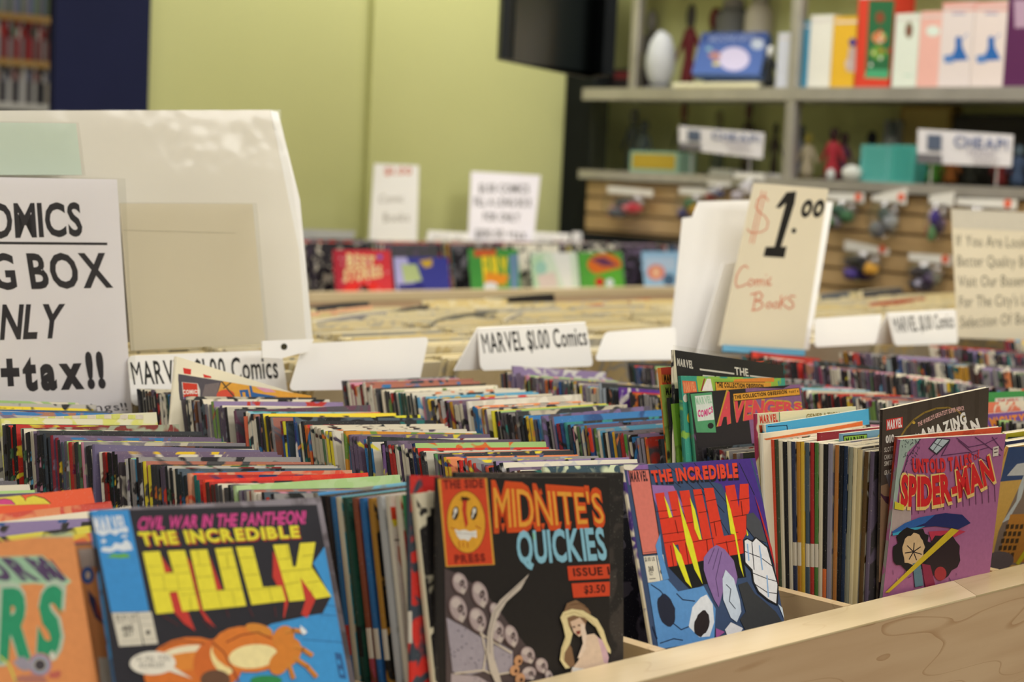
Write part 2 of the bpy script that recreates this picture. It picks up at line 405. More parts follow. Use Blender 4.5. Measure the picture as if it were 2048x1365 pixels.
# ============================================================ comics
def comic_geo(mb, o, w, h, t, Wd, Hd, T, cf, ca, sp, mi_c=0, mi_p=1, pages=None, top='e8e0cc', back=None):
    """one stapled comic: folded cover shell plus page block. o = bottom spine corner of the front cover,
       w width, h height, t thickness direction; cf/ca front colours, sp = three spine colours bottom to top"""
    c = .00042; r = min(.0011, T*.42)
    out = [(Wd, 0), (r, 0), (0, r), (0, T-r), (r, T), (Wd, T)]
    inn = [(Wd, c), (r, c), (c, r), (c, T-r), (r, T-c), (Wd, T-c)]
    ring = out+inn[::-1]; n = 12; lev = [0, .575, .655, 1.0]
    vs = [o + w*a + t*b_ + h*(Hd*z) for z in lev for a, b_ in ring]
    fs = []; cs = []; al = []
    for j in range(3):
        for i in range(n):
            i2 = (i+1) % n; fs.append((j*n+i2, j*n+i, (j+1)*n+i, (j+1)*n+i2))
            if i == 0: cs.append(cf); al.append(ca)
            elif i in (1, 2, 3): cs.append(sp[j]); al.append(sp[j] if j == 1 else ca)
            elif i == 4: cs.append(back or ca); al.append(cf)
            else: cs.append(top); al.append(top)
    for i in range(5):
        for base, rev in ((0, False), (3*n, True)):
            f = (base+i, base+i+1, base+10-i, base+11-i); fs.append(f[::-1] if rev else f); cs.append(top if rev else sp[0]); al.append(top)
    mb.faces(vs, fs, cs, al, mi_c)
    m = pages if pages is not None else mb
    e = .0006; x0, x1, y0, y1, z1 = .0012, Wd-.0012, c+.0001, T-c-.0001, Hd-.0008
    m.prism([o+w*x0+t*y0+h*.001, o+w*x1+t*y0+h*.001, o+w*x1+t*y1+h*.001, o+w*x0+t*y1+h*.001], h*(z1-.001), top, None, mi_p)

PAL = ['1a1a1c', '1e1f22', '232026', '141416', '2a2a2c', '33363a', '1f2a2e', '262019', '1c1c1c', '2e2a30', '15181c', '202226', '454548',
       '5c585c', '77737a', '8d8a8a', '554a5c', '6b5b74', '7d6d84', 'd9d2bf', 'cfc8b4', 'e0dac8', 'b9b2a0', 'c8c6c4', '7a2322', 'b3302a', 'd0402e',
       '8c2a3a', '2c4f86', '2f72a8', '5aa0c4', '1f3260', '1f6a66', '3b8a86', '2f4a3a', '4c6b4c', '6f8f4a', 'b98a2c', 'd8b52e', 'e2d23a', 'cc6a2c',
       'e08a5a', '6a4028', '4a2f28', 'c98aa0', '7a2a4a', '99a3ad', '4e5b66', '39424d', 'a8745c']
NAMES = {'1a1a1c': 'black', '1e1f22': 'black', '232026': 'black', '141416': 'black', '2a2a2c': 'black', '33363a': 'charcoal', '1f2a2e': 'dark teal', '262019': 'dark brown',
 '1c1c1c': 'black', '2e2a30': 'charcoal', '15181c': 'black', '202226': 'black', '454548': 'dark grey', '5c585c': 'grey', '77737a': 'grey', '8d8a8a': 'grey', '554a5c': 'dull purple',
 '6b5b74': 'dull purple', '7d6d84': 'mauve', 'd9d2bf': 'cream', 'cfc8b4': 'cream', 'e0dac8': 'cream', 'b9b2a0': 'beige', 'c8c6c4': 'pale grey', '7a2322': 'dark red', 'b3302a': 'red',
 'd0402e': 'red', '8c2a3a': 'crimson', '2c4f86': 'blue', '2f72a8': 'blue', '5aa0c4': 'light blue', '1f3260': 'navy', '1f6a66': 'teal', '3b8a86': 'teal', '2f4a3a': 'dark green',
 '4c6b4c': 'green', '6f8f4a': 'olive green', 'b98a2c': 'ochre', 'd8b52e': 'yellow', 'e2d23a': 'yellow', 'cc6a2c': 'orange', 'e08a5a': 'peach', '6a4028': 'brown', '4a2f28': 'dark brown',
 'c98aa0': 'pink', '7a2a4a': 'plum', '99a3ad': 'pale blue grey', '4e5b66': 'slate', '39424d': 'slate', 'a8745c': 'tan'}
BRIGHT = ['6b5b74', '57525a', 'd9d2bf', '2a2a2c', '8d8a8a', 'cfc8b4', '6c5a6a', '77737a', 'b9b2a0', '33363a', 'e0dac8', '7d6d84', 'a86a5a', '5c585c', '4e5b66', 'b4b0a8', 'c8352c', '3a78b4', 'e6cf3c', 'd9d2bf', '8a78a0', '6b5b74', 'd9d2bf', '1e1f22', 'e08a5a', '7fb3c8', '9fc07a', '2a2a2c', 'c98aa0', '5aa0c4', 'b3302a', '8d8a8a', 'cfc8b4', '554a5c']
ROLL = {-3: 3.5, -2: 3.5, -1: 3.5, 0: 4.6, 1: 3.6, 2: 1.0, 3: 5.2, 4: 4.0, 5: 6.0}
LEANS = {}
def lean_of(k, y):
    """lean (radians, top away from the rail) of the comics of row k whose foot stands at y"""
    s = y-.83
    tab = {-3: [(0, 20), (1, 26)], -2: [(0, 20), (.2, 24), (1, 26)], -1: [(0, 26.5), (1, 27)],
           0: [(0, 9), (.04, 13), (.12, 17), (1, 18)], 1: [(0, 18.5), (1, 18.5)], 2: [(0, 2), (.05, 4), (.13, 14), (.3, 17), (1, 17)],
           3: [(0, -3), (.1, 6), (.3, 14), (1, 15)]}.get(k, [(0, 8), (.15, 15), (1, 17)])
    for (a, la), (c, lc) in zip(tab[:-1], tab[1:]):
        if s <= c: return math.radians(la+(lc-la)*max(0, (s-a))/(c-a))
    return math.radians(tab[-1][1])
RES = {k: [] for k in range(-4, 12)}         # stretches of each row kept free for the comics built by hand
SPECIAL = []
def pose(tl, X, lean, tr=None, Wd=.168, Hd=.262, T=.0036, yaw=0., wy=.016):
    """frame of one comic from where its top corners stand: returns dict"""
    P = at(tl[0], tl[1], 'X', X)
    if tr:
        q = at(tr[0], tr[1], 'X', X+Wd); w = (at(tr[0], tr[1], 'Y', P.y+max(-wy, min(wy, q.y-P.y)))-P).normalized()
    else: w = V3((math.cos(yaw), math.sin(yaw), 0))
    l = math.radians(lean); h0 = V3((0, math.sin(l), math.cos(l)))
    h = (h0-w*h0.dot(w)).normalized(); t = h.cross(w); t = t if t.y > 0 else -t
    return dict(tl=P, w=w, h=h, t=t, W=Wd, H=Hd, T=T, o=P-h*Hd)
def ordn(n):
    return '%d%s' % (n, 'th' if 10 <= n % 100 <= 20 else {1: 'st', 2: 'nd', 3: 'rd'}.get(n % 10, 'th'))
def poseY(tl, Y, lean, **k):
    return pose(tl, at(tl[0], tl[1], 'Y', Y).x, lean, **k)
def comic(label, d, cf, ca=None, sp=None, cov=None, group=None, top='e8e0cc', back=None, pagecol=None):
    mb = MB(); pg = MB(); ca = ca or cf; sp = sp or (cf, cf, cf)
    comic_geo(mb, d['o'], d['w'], d['h'], d['t'], d['W'], d['H'], d['T'], cf, ca, sp, 0, 0, pg, top, back)
    o = mb.build('comic_book', cov or COVER, None, d['o']+d['w']*(d['W']/2))
    tag(o, label, 'comic', group); pg.build('page_block', PAGES, o)
    d['obj'] = o; d['art'] = Art(d['tl'], -d['t'], (d['tl'], d['w'], -d['h'], d['W'], d['H']))
    return d
def reserve(k, d, margin=.0012):
    """keep the run of the row free that this comic needs (measured at bin-floor height)"""
    P = d['o']; f = d['h']
    y = P.y - (P.z-ZF)*f.y/max(f.z, .1)
    RES[k].append((y-margin, y+d['T']/max(f.z, .1)+margin+abs(d['w'].y)*.05))

def Zm(ox, oy, s):
    """photo crop coordinates -> photo pixels"""
    def f(*pts): return [(ox+x/s, oy+y/s) for x, y in pts]
    return f
def lean_from(tl, low, X):
    a = at(tl[0], tl[1], 'X', X); c = at(low[0], low[1], 'X', X)
    return math.degrees(math.atan2(a.y-c.y, a.z-c.z))
def T4(A, z, s, bl, br, tl, tr, col, wt='b', fn=None, gap=.1):
    q = z(bl, br, tl, tr); A.text(s, q[0], q[1], q[2], q[3], col, wt, fn, gap)

# ---- black and blue cover, yellow block letters (front of the second row from the left)
d = pose((181, 1022), .545, 26.5, (635, 1010), T=.0045)
comic('black and blue comic cover with yellow stone block letters, leaning at the front', d, '26242a', '26242a', ('2a3a5a', '3a6a9a', '3a8fcf'), COVER_BIG)
A = d['art']; z = Zm(180, 980, 3.531)
A.poly(z((0, 130), (1700, 70), (2100, 1500), (100, 1500)), '26242b')
A.poly(z((1660, 395), (1730, 560), (1840, 900), (2010, 1420), (1380, 1420), (1280, 950), (1640, 870), (1700, 755), (1575, 520)), '3f97d6')
A.poly(z((1280, 950), (1640, 870), (1830, 900), (2010, 1420), (700, 1420), (1000, 1100)), '3f97d6')
for L in (((1660, 815), (1810, 835)), ((1630, 885), (1830, 895)), ((1500, 1060), (1780, 1080), (1850, 1360)), ((1790, 850), (1960, 1400))):
    A.line(z(*L), 1.6, '2a5f98')
A.poly(z((1725, 1150), (1775, 1160), (1810, 1340), (1760, 1330)), '2c5c90')
A.poly(z((1740, 1200), (1765, 1205), (1770, 1240), (1748, 1235)), '3f97d6'); A.poly(z((1760, 1270), (1785, 1275), (1790, 1310), (1768, 1305)), '3f97d6')
A.poly(z((0, 130), (268, 128), (418, 862), (148, 868)), '3a90d2')
T4(A, z, 'MARVEL', (38, 300), (266, 285), (18, 200), (244, 190), 'e6e8ea', 'x')
A.poly(z((30, 290), (265, 280), (268, 305), (210, 300), (180, 325), (140, 305), (90, 330), (50, 310)), 'dfe6ec')
A.poly(z((75, 430), (90, 405), (150, 410), (175, 375), (225, 385), (250, 350), (285, 380), (300, 425), (230, 435), (190, 425), (140, 445), (95, 440)), 'dfe6ec')
A.ell(*z((95, 365))[0], 5, 4, 'dfe6ec'); A.ell(*z((240, 330))[0], 7, 2.6, 'dfe6ec'); A.ell(*z((200, 470))[0], 22, 4, '6ab030', jag=.3)
A.poly(z((152, 872), (330, 868), (372, 1098), (205, 1108)), 'd9d2c0'); A.poly(z((335, 868), (430, 862), (478, 1088), (380, 1096)), 'd9d2c0')
T4(A, z, '$1.25 US', (180, 915), (325, 908), (176, 890), (320, 884), '55504a'); T4(A, z, '$1.55 CAN', (186, 945), (328, 938), (184, 925), (326, 918), '6a645c', 'r')
T4(A, z, '405', (225, 1005), (305, 998), (220, 965), (298, 958), '3a3632', 'x'); T4(A, z, 'MAY', (240, 1040), (305, 1035), (238, 1014), (300, 1010), '3a3632')
A.line(z((225, 1075), (350, 1065)), 1, '8a847a'); A.line(z((350, 905), (430, 900)), 1, '8a847a'); A.line(z((360, 960), (445, 955)), 1, '8a847a')
A.ell(*z((408, 1010))[0], 4.5, 5, '5a554e'); A.line(z((375, 1065), (462, 1060)), 1, '8a847a')
T4(A, z, 'CIVIL WAR IN THE PANTHEON!', (332, 285), (1520, 240), (345, 200), (1525, 152), 'd8468f', 'b', gap=.05)
A.k += 1
T4(A, z, 'THE INCREDIBLE', (376, 402), (1490, 345), (348, 318), (1478, 270), 'b02a2a', 'x')
T4(A, z, 'THE INCREDIBLE', (362, 392), (1482, 335), (335, 308), (1470, 260), 'e9de34', 'x')
# drop shade of the big letters
for P in (((500, 465), (575, 580), (528, 590)), ((560, 730), (612, 722), (690, 870), (742, 1000), (660, 945), (590, 865)),
          ((680, 470), (712, 520), (790, 850), (888, 980), (815, 925), (770, 850), (738, 690)), ((838, 460), (930, 706), (893, 714)),
          ((1290, 430), (1345, 560), (1395, 790), (1385, 912), (1362, 905), (1372, 780), (1288, 620))):
    A.poly(z(*P), 'c8392e')
A.poly(z((1590, 772), (1702, 752), (1640, 875), (1368, 915), (1400, 790)), '2c2326'); A.poly(z((1480, 620), (1592, 772), (1532, 908), (1488, 880), (1520, 785)), 'c8392e')
YL = 'ecdf3a'
for P in (((370, 442), (490, 436), (528, 590), (588, 585), (545, 434), (668, 429), (772, 850), (650, 862), (612, 720), (556, 726), (592, 868), (465, 880)),
          ((703, 430), (825, 423), (893, 716), (950, 712), (880, 417), (1000, 410), (1102, 822), (797, 852)),
          ((1028, 406), (1145, 402), (1218, 690), (1350, 680), (1380, 788), (1138, 816)),
          ((1290, 392), (1398, 386), (1430, 545), (1452, 545), (1480, 380), (1590, 372), (1562, 545), (1702, 756), (1592, 774), (1482, 620), (1515, 782), (1405, 792))):
    A.poly(z(*P), YL)
for L in (((400, 545), (500, 540)), ((408, 605), (700, 590)), ((432, 712), (738, 700)), ((512, 600), (530, 716)), ((612, 600), (628, 712)), ((560, 545), (690, 536)), ((640, 745), (755, 735)),
          ((720, 540), (850, 530)), ((748, 622), (880, 612)), ((775, 720), (1075, 702)), ((900, 720), (925, 832)), ((1000, 712), (1025, 825)), ((896, 458), (1010, 450)), ((925, 560), (1040, 548)), ((755, 430), (770, 530)),
          ((1048, 485), (1160, 478)), ((1078, 605), (1190, 600)), ((1110, 710), (1360, 690)), ((1260, 690), (1285, 800)), ((1330, 495), (1430, 485)), ((1345, 580), (1570, 560)), ((1370, 672), (1470, 655)), ((1500, 470), (1575, 462)),
          ((1525, 660), (1630, 645)), ((1385, 390), (1405, 485)), ((1560, 700), (1570, 770)), ((960, 460), (975, 552)), ((700, 760), (715, 855))):
    A.line(z(*L), .9, '9a8f2a')
for P in (((500, 885), (620, 960)), ((960, 850), (975, 900)), ((1120, 840), (1150, 900)), ((1300, 830), (1310, 900)), ((790, 920), (850, 985))):
    A.line(z(*P), 1, '7a2a2a')
# orange rounded armour shapes
A.ell(*z((700, 1290))[0], 92, 70, 'd8742a', -.12); A.ell(*z((690, 1180))[0], 60, 22, 'efe3c0', -.12); A.ell(*z((680, 1215))[0], 62, 18, 'e08a34', -.12)
A.ell(*z((900, 1230))[0], 50, 50, 'd06a28', .5); A.ell(*z((930, 1200))[0], 20, 34, 'f0dc9a', -.5)
A.ell(*z((1110, 1130))[0], 72, 46, 'dd7c2c', .1); A.ell(*z((1150, 1180))[0], 50, 24, 'f2e2a4', -.1); A.ell(*z((1190, 990))[0], 28, 11, 'd88a30', .25)
A.line(z((960, 1080), (1060, 1030), (1180, 1010), (1290, 1060)), 3, '8a3c1a'); A.line(z((860, 1080), (940, 1150), (1010, 1290), (1050, 1360)), 3, '8a3c1a'); A.line(z((500, 1120), (640, 1070), (800, 1090)), 2.5, '8a3c1a')
for c_, r_ in (((1360, 1050), 26), ((1400, 1150), 30), ((1330, 1230), 24)): A.ell(*z(c_)[0], r_*.8, r_, 'd8832e', .5)
for L in (((1380, 1010), (1430, 995), (1510, 1005)), ((1440, 1110), (1500, 1130), (1560, 1170)), ((1440, 1190), (1530, 1250), (1590, 1320)), ((1400, 1240), (1430, 1330))):
    A.line(z(*L), 9, 'd88a34'); A.line([(x, y+3) for x, y in z(*L)], 1.2, '8a4a1c')
A.poly(z((1480, 960), (1510, 985), (1530, 1010), (1500, 1030), (1480, 1000)), 'e8eef0')
A.ell(*z((880, 1345))[0], 30, 20, '6a4a34'); A.ell(*z((1240, 1350))[0], 32, 10, '2f8a4a')
A.poly(z((560, 1240), (720, 1340), (540, 1280)), 'e6e0d0')
A.ell(*z((438, 1228))[0], 46, 23.5, 'e9e3d4', -.03, 28)
T4(A, z, "I'LL KILL YOU,", (320, 1215), (565, 1208), (320, 1180), (562, 1172), '3f3b38', 'r'); T4(A, z, 'ACHILLES!', (340, 1262), (520, 1256), (340, 1226), (518, 1220), '3f3b38', 'r')
A.build('cover_print', d['obj'])
# comic peeping out behind it on the right, and one on the left
d = pose((205, 1014), .575, 26, (652, 990), T=.004); d['o'] += d['t']*.006; d['tl'] += d['t']*.006
comic('grey backed comic peeping out right of the yellow block letter cover', d, '6c6468', '8a8288', ('55504f',)*3, COVER_BIG)
d = pose((181, 1022), .545, 24, (635, 1010), T=.004); off = d['t']*.018-V3((.045, 0, .012)); d['o'] += off; d['tl'] += off
comic('orange comic with a blue badge, half hidden between the two front covers at left', d, 'cf8b55', 'cf8b55', ('b06a3a',)*3, COVER_BIG)
A = d['art']; z = Zm(0, 960, 3.3706)
A.poly(z((480, 395), (640, 385), (640, 405), (482, 414)), 'b04a6a'); A.poly(z((485, 420), (640, 410), (640, 432), (488, 440)), '6a5a7a'); A.poly(z((525, 470), (660, 460), (670, 585), (545, 600)), 'b9aaa0')
A.ell(*z((590, 645))[0], 13, 17, '3a5fa0'); A.ell(*z((592, 645))[0], 5, 8, 'd9c4b0'); A.poly(z((590, 740), (640, 800), (700, 980), (640, 930), (600, 820)), '3a3a5a')
A.poly(z((640, 790), (680, 900), (690, 960), (650, 900)), 'a04a34'); A.poly(z((660, 1200), (760, 1200), (790, 1400), (680, 1400)), 'c9c2b4')
A.build('cover_print', d['obj'])

# ---- orange cover at the bottom left
P = at(145, 1065, 'X', .53); l = math.radians(20)
w = V3((1, .03, 0)).normalized(); h0 = V3((0, math.sin(l), math.cos(l))); h = (h0-w*h0.dot(w)).normalized(); t = h.cross(w); t = t if t.y > 0 else -t
d = dict(tl=P-w*.168, w=w, h=h, t=t, W=.168, H=.262, T=.004, o=P-w*.168-h*.262)
comic('orange comic cover with green lettering at the front left corner', d, 'e6965c', 'e6965c', ('d08048',)*3, COVER_BIG)
A = d['art']
A.poly(z((-400, 330), (520, 345), (720, 1400), (-400, 1400)), 'e6975c')
A.poly(z((-300, 375), (500, 355), (500, 385), (-300, 400)), 'b4c49c')
A.poly(z((-300, 530), (285, 512), (482, 688), (430, 722), (230, 700), (-300, 735)), 'aed3ae'); A.poly(z((-300, 530), (285, 515), (455, 682), (-300, 695)), '9fc4a4')
T4(A, z, 'FORM', (-175, 668), (440, 675), (-290, 545), (292, 532), '5a4668', 'x', gap=.2)
for q in range(4): A.poly(z((215+q*38, 540), (232+q*38, 540), (345+q*38-q*4, 672), (325+q*38-q*4, 672)), '5a4668')
T4(A, z, 'ERS', (-235, 1240), (425, 1185), (-215, 745), (458, 715), 'b9c9b4', 'x', gap=.02)
T4(A, z, 'ERS', (-200, 1212), (402, 1165), (-185, 775), (430, 748), '2f9a6e', 'x', gap=.1)
for r_, c_ in ((24, 'c98a86'), (20, '8a93b4'), (15, 'b8b4b0'), (11, '4a4448')): A.ell(*z((268, 1250))[0], r_, r_, c_)
A.line(z((0, 1195), (60, 1250), (105, 1365)), 4, 'd4d860'); A.poly(z((330, 1180), (350, 1150), (372, 1200), (350, 1220)), 'e6ddd0'); A.ell(*z((370, 1320))[0], 12, 8, 'c8685a', jag=.3)
A.ell(*z((160, 1245))[0], 20, 12, 'a09aa8', .5, jag=.2); A.ell(*z((210, 1345))[0], 34, 9, 'b87a6a', jag=.2)
A.build('cover_print', d['obj'])

# ---- comics fanned out behind them (tops show as stripes at the left edge)
def pose_r(tr, Xr, lean, yaw=.0, Wd=.168, T=.004):
    P = at(tr[0], tr[1], 'X', Xr); l = math.radians(lean)
    w = V3((math.cos(yaw), math.sin(yaw), 0)); h0 = V3((0, math.sin(l), math.cos(l))); h = (h0-w*h0.dot(w)).normalized()
    t = h.cross(w); t = t if t.y > 0 else -t
    return dict(tl=P-w*Wd, w=w, h=h, t=t, W=Wd, H=.262, T=T, o=P-w*Wd-h*.262)
for i, (tr, xr, cf, ca, lab) in enumerate([((183, 976), .677, 'e35a2e', 'e35a2e', 'orange red comic top with a yellow and pink ribbon, left edge behind the front covers'),
        ((222, 1003), .68, 'd8895a', 'c84a38', 'peach striped comic top just in front of the orange red one at left'),
        ((262, 1013), .683, 'e4dac2', 'e4dac2', 'plain cream comic top in front of the peach striped one at left'),
        ((305, 1036), .68, 'd9cf4a', '2a2826', 'yellow and black comic top in front of the cream one at left'),
        ((330, 1047), .68, 'd86a34', 'e0c23a', 'red and gold comic top with black lines, just behind the orange cover')]):
    d = pose_r(tr, xr, 26, T=.0042, yaw=.02)
    comic(lab, d, cf, ca, ('2a2a2c', 'c8c0ac', cf), COVER_BIG); reserve(-1, d)
    A = d['art']
    if i == 0:
        z = Zm(0, 960, 3.3706)
        for P, c_ in ((((-90, 72), (60, 75), (110, 84), (160, 120), (185, 165), (-90, 175)), 'e8d84a'), (((-60, 140), (30, 126), (75, 135), (104, 165), (-60, 165)), 'd84a8a'), (((172, 150), (182, 118), (230, 105), (300, 125), (345, 160), (175, 165)), 'e8d84a')):
            A.poly(z(*P), '2a2420'); A.poly([(x*.985+.3, y+1.2) for x, y in z(*P)], c_)
        A.poly(z((180, 60), (192, 58), (190, 95), (184, 95)), 'e6c8a0')
    if i == 1: A.line([(0, 1012), (120, 1010), (215, 1006)], 3, 'd0402e')
    if i == 4:
        z = Zm(0, 960, 3.3706)
        for P, c_ in ((((20, 310), (95, 300), (60, 345), (20, 345)), 'e8e03a'), (((60, 320), (300, 300), (330, 345), (100, 350)), 'c83a2c'), (((360, 285), (440, 280), (470, 330), (380, 335)), 'e09a4a'), (((470, 290), (600, 285), (600, 320), (480, 325)), 'e0dc3a')):
            A.poly(z(*P), c_)
    if A.k: A.build('cover_print', d['obj'])

# ---- dark horror cover
d = pose((875, 955), .77, 8.6, (1220, 955), T=.0042)
comic('black horror comic cover with dripping orange title, front row centre', d, '36312f', '36312f', ('2b2827',)*3, COVER_BIG)
A = d['art']; z = Zm(860, 930, 3.1375)
A.poly(z((0, 50), (1200, 60), (1600, 1500), (60, 1500)), '292524')
A.poly(z((48, 88), (356, 84), (406, 628), (98, 642)), 'd9a040'); A.poly(z((66, 90), (344, 86), (393, 624), (108, 634)), 'd94b2c')
T4(A, z, 'THE SIDE', (85, 150), (335, 142), (80, 98), (332, 92), '7a2a20', 'x')
A.ell(*z((226, 360))[0], 39, 63, '8a4a1c', -.06, 30); A.ell(*z((226, 360))[0], 37.5, 61.5, 'e9a935', -.06, 30)
for cx in (158, 275):
    A.ell(*z((cx, 305))[0], 6.5, 14, '2a2320', .15); A.ell(*z((cx+1, 290))[0], 3.5, 6, 'e8e2d6', .15); A.ell(*z((cx-8, 320))[0], 1.6, 6, 'e8e2d6', .3)
A.ell(*z((215, 215))[0], 8, 6, '3a1c14', jag=.5)
A.poly(z((205, 225), (230, 225), (226, 300), (238, 370), (222, 400), (210, 340), (200, 280)), 'c8402a')
A.poly(z((150, 400), (178, 415), (215, 408), (250, 420), (290, 412), (292, 460), (262, 452), (240, 480), (212, 468), (190, 472), (170, 450)), 'ece8e0'); A.line(z((160, 428), (285, 438)), .8, '8a7a70')
for L in (((130, 395), (155, 405)), ((285, 385), (318, 402)), ((180, 480), (184, 525)), ((205, 485), (208, 515)), ((232, 490), (236, 520))): A.line(z(*L), 1.6, 'b8481f')
T4(A, z, 'PRESS', (155, 615), (348, 604), (150, 570), (342, 560), '8a2a1e', 'x')
fnM = lambda u, v: (u, v*(1.12-.12*u) if v > .5 else v)
T4(A, z, "MIDNITE'S", (398, 412), (1104, 378), (384, 150), (1075, 165), 'dd5426', 'x', fnM, .0)
for x, y, L_ in ((415, 395, 40), (455, 380, 42), (500, 385, 45), (548, 378, 40), (610, 380, 42), (655, 370, 40), (705, 380, 30), (745, 370, 40), (810, 370, 38), (872, 368, 40), (935, 366, 30), (975, 362, 28), (1050, 360, 26)):
    A.poly(z((x-12, y-10), (x+14, y-12), (x+8, y+L_*.6), (x+2, y+L_), (x-5, y+L_*.6)), 'dd5426')
for x, y in ((400, 165), (470, 165), (560, 170), (690, 168), (735, 165), (990, 172), (1040, 172)): A.poly(z((x-10, y+18), (x+2, y-22), (x+14, y+18)), 'dd5426')
T4(A, z, "MIDNITE'S", (408, 398), (1094, 366), (396, 172), (1064, 182), 'f2a840', 'r', fnM, .1)
T4(A, z, 'QUICKIES', (548, 618), (1112, 590), (535, 425), (1085, 402), '8fc6da', 'b', None, .06)
A.poly(z((600, 575), (622, 585), (645, 640), (630, 652)), '8fc6da'); A.poly(z((640, 430), (655, 430), (658, 470), (646, 470)), '8fd0b0')
A.poly(z((858, 638), (1157, 622), (1166, 712), (868, 728)), 'd94c2c'); A.poly(z((885, 746), (1157, 732), (1164, 822), (897, 836)), 'd94c2c')
T4(A, z, 'ISSUE 1', (898, 700), (1125, 690), (892, 652), (1118, 642), '4a1c18', 'b'); T4(A, z, '$3.50', (965, 808), (1098, 800), (962, 762), (1095, 752), '4a1c18', 'b')
# boulders and skulls
A.poly(z((88, 650), (180, 690), (330, 790), (420, 900), (500, 1010), (620, 1160), (740, 1290), (760, 1500), (100, 1500)), '574a4a')
A.poly(z((100, 960), (180, 1000), (330, 1090), (430, 1120), (515, 1170), (520, 1290), (430, 1320), (360, 1290), (250, 1320), (140, 1300)), 'a9a0aa')
A.poly(z((130, 1310), (300, 1330), (420, 1400), (420, 1500), (130, 1500)), 'b7a9ac')
for q in range(46):
    x, y = random.uniform(120, 500), random.uniform(1030, 1300); A.ell(*z((x, y))[0], random.uniform(1, 2.6), random.uniform(.8, 1.6), '6a6270', .5, 7)
for q in range(16):
    x, y = random.uniform(180, 380), random.uniform(1340, 1420); A.ell(*z((x, y))[0], 2, 1, '6e6470', .3, 7)
for P in (((320, 1060), (345, 1180), (330, 1290), (150, 1310)), ((330, 1290), (400, 1320), (520, 1300)), ((310, 1060), (420, 1130), (505, 1180))): A.line(z(*P), 3.4, 'd9cbb8')
for cx, cy, rx, ry in ((180, 745, 50, 72), (305, 815, 52, 88), (168, 905, 58, 90), (290, 975, 56, 84), (398, 915, 34, 52), (412, 1045, 50, 78), (500, 1075, 44, 74), (603, 1195, 48, 56), (690, 1262, 42, 52), (610, 1310, 50, 44), (735, 1330, 26, 44)):
    X_, Y_ = z((cx, cy))[0]; rx /= 3.14; ry /= 3.14
    A.ell(X_, Y_, rx, ry, '6b5655', -.3); A.ell(X_+1, Y_-1, rx*.88, ry*.9, 'b5a3a2', -.3); A.ell(X_-rx*.2, Y_-ry*.4, rx*.5, ry*.34, 'cfc0ba', -.3)
    A.ell(X_+rx*.28, Y_-ry*.02, rx*.3, ry*.3, '3c2e30', .2, 12); A.ell(X_+rx*.24, Y_, rx*.17, ry*.17, '8f7d7c', .2, 8)
    A.poly([(X_+rx*.3, Y_+ry*.4), (X_+rx*.8, Y_+ry*.6), (X_+rx*.5, Y_+ry*.98), (X_, Y_+ry*.75)], 'cbbdb4'); A.ell(X_+rx*.62, Y_+ry*.34, rx*.1, ry*.14, '3c2e30', 0, 8)
for cx, cy, rx, ry in ((545, 1228, 26, 34), (522, 1290, 30, 34), (556, 1345, 30, 38)): A.ell(*z((cx, cy))[0], rx/3.14, ry/3.14, 'cf9a70', .3); A.ell(*z((cx+8, cy+5))[0], rx/9, ry/9, '5a3a2c', .3)
A.poly(z((612, 685), (560, 780), (470, 860), (410, 960), (385, 1080), (390, 1200), (420, 1300), (450, 1400), (415, 1400), (365, 1290), (345, 1180), (352, 1050), (380, 930), (430, 850), (520, 770)), 'cfc2b4')
A.line(z((600, 710), (500, 800), (400, 920), (365, 1050), (365, 1180)), 1.6, '8f827a')
# seated woman
A.poly(z((820, 950), (850, 870), (905, 848), (960, 880), (1000, 930), (960, 1010), (880, 1000), (850, 1100), (880, 1150), (900, 1260), (850, 1280), (810, 1220), (812, 1180), (840, 1080)), '8a6a4e')
A.poly(z((960, 1070), (1020, 1060), (1075, 1110), (1105, 1200), (1108, 1300), (1100, 1330), (880, 1330), (875, 1290), (920, 1230), (955, 1150)), 'e6ccb4')
A.poly(z((1040, 1080), (1085, 1110), (1112, 1210), (1105, 1250), (1080, 1240), (1060, 1150)), 'd9b4c0')
A.poly(z((870, 985), (930, 960), (965, 1000), (960, 1060), (925, 1080), (890, 1050)), 'e3c3a8')
A.poly(z((935, 1000), (955, 1000), (972, 1060), (968, 1150), (935, 1210), (915, 1215), (950, 1120), (940, 1060)), 'eed8c4')
A.poly(z((808, 960), (825, 925), (880, 905), (950, 915), (1040, 970), (1080, 1040), (1100, 1110), (1125, 1165), (1155, 1175), (1140, 1195), (1105, 1175), (1070, 1100), (1030, 1020), (960, 960), (890, 945), (850, 960), (860, 1010), (885, 1060), (870, 1120), (835, 1180), (830, 1230), (870, 1275), (840, 1280), (805, 1225), (815, 1150), (840, 1080), (825, 1010)), 'ead9a4')
A.line(z((835, 940), (900, 925), (1000, 975), (1060, 1060)), 1.2, 'c4ac78'); A.line(z((845, 1090), (822, 1160), (825, 1220)), 1.2, 'c4ac78'); A.line(z((870, 880), (930, 870), (985, 905)), 1.4, '6a4a34')
for x, y in ((893, 1018), (925, 1008)): A.ell(*z((x, y))[0], 3, 1.6, '5a3a30')
A.poly(z((905, 1045), (935, 1040), (930, 1062), (912, 1066)), '8a4038'); A.poly(z((880, 1270), (960, 1280), (965, 1300), (885, 1310)), 'f0ece6')
A.build('cover_print', d['obj'])
dM = d
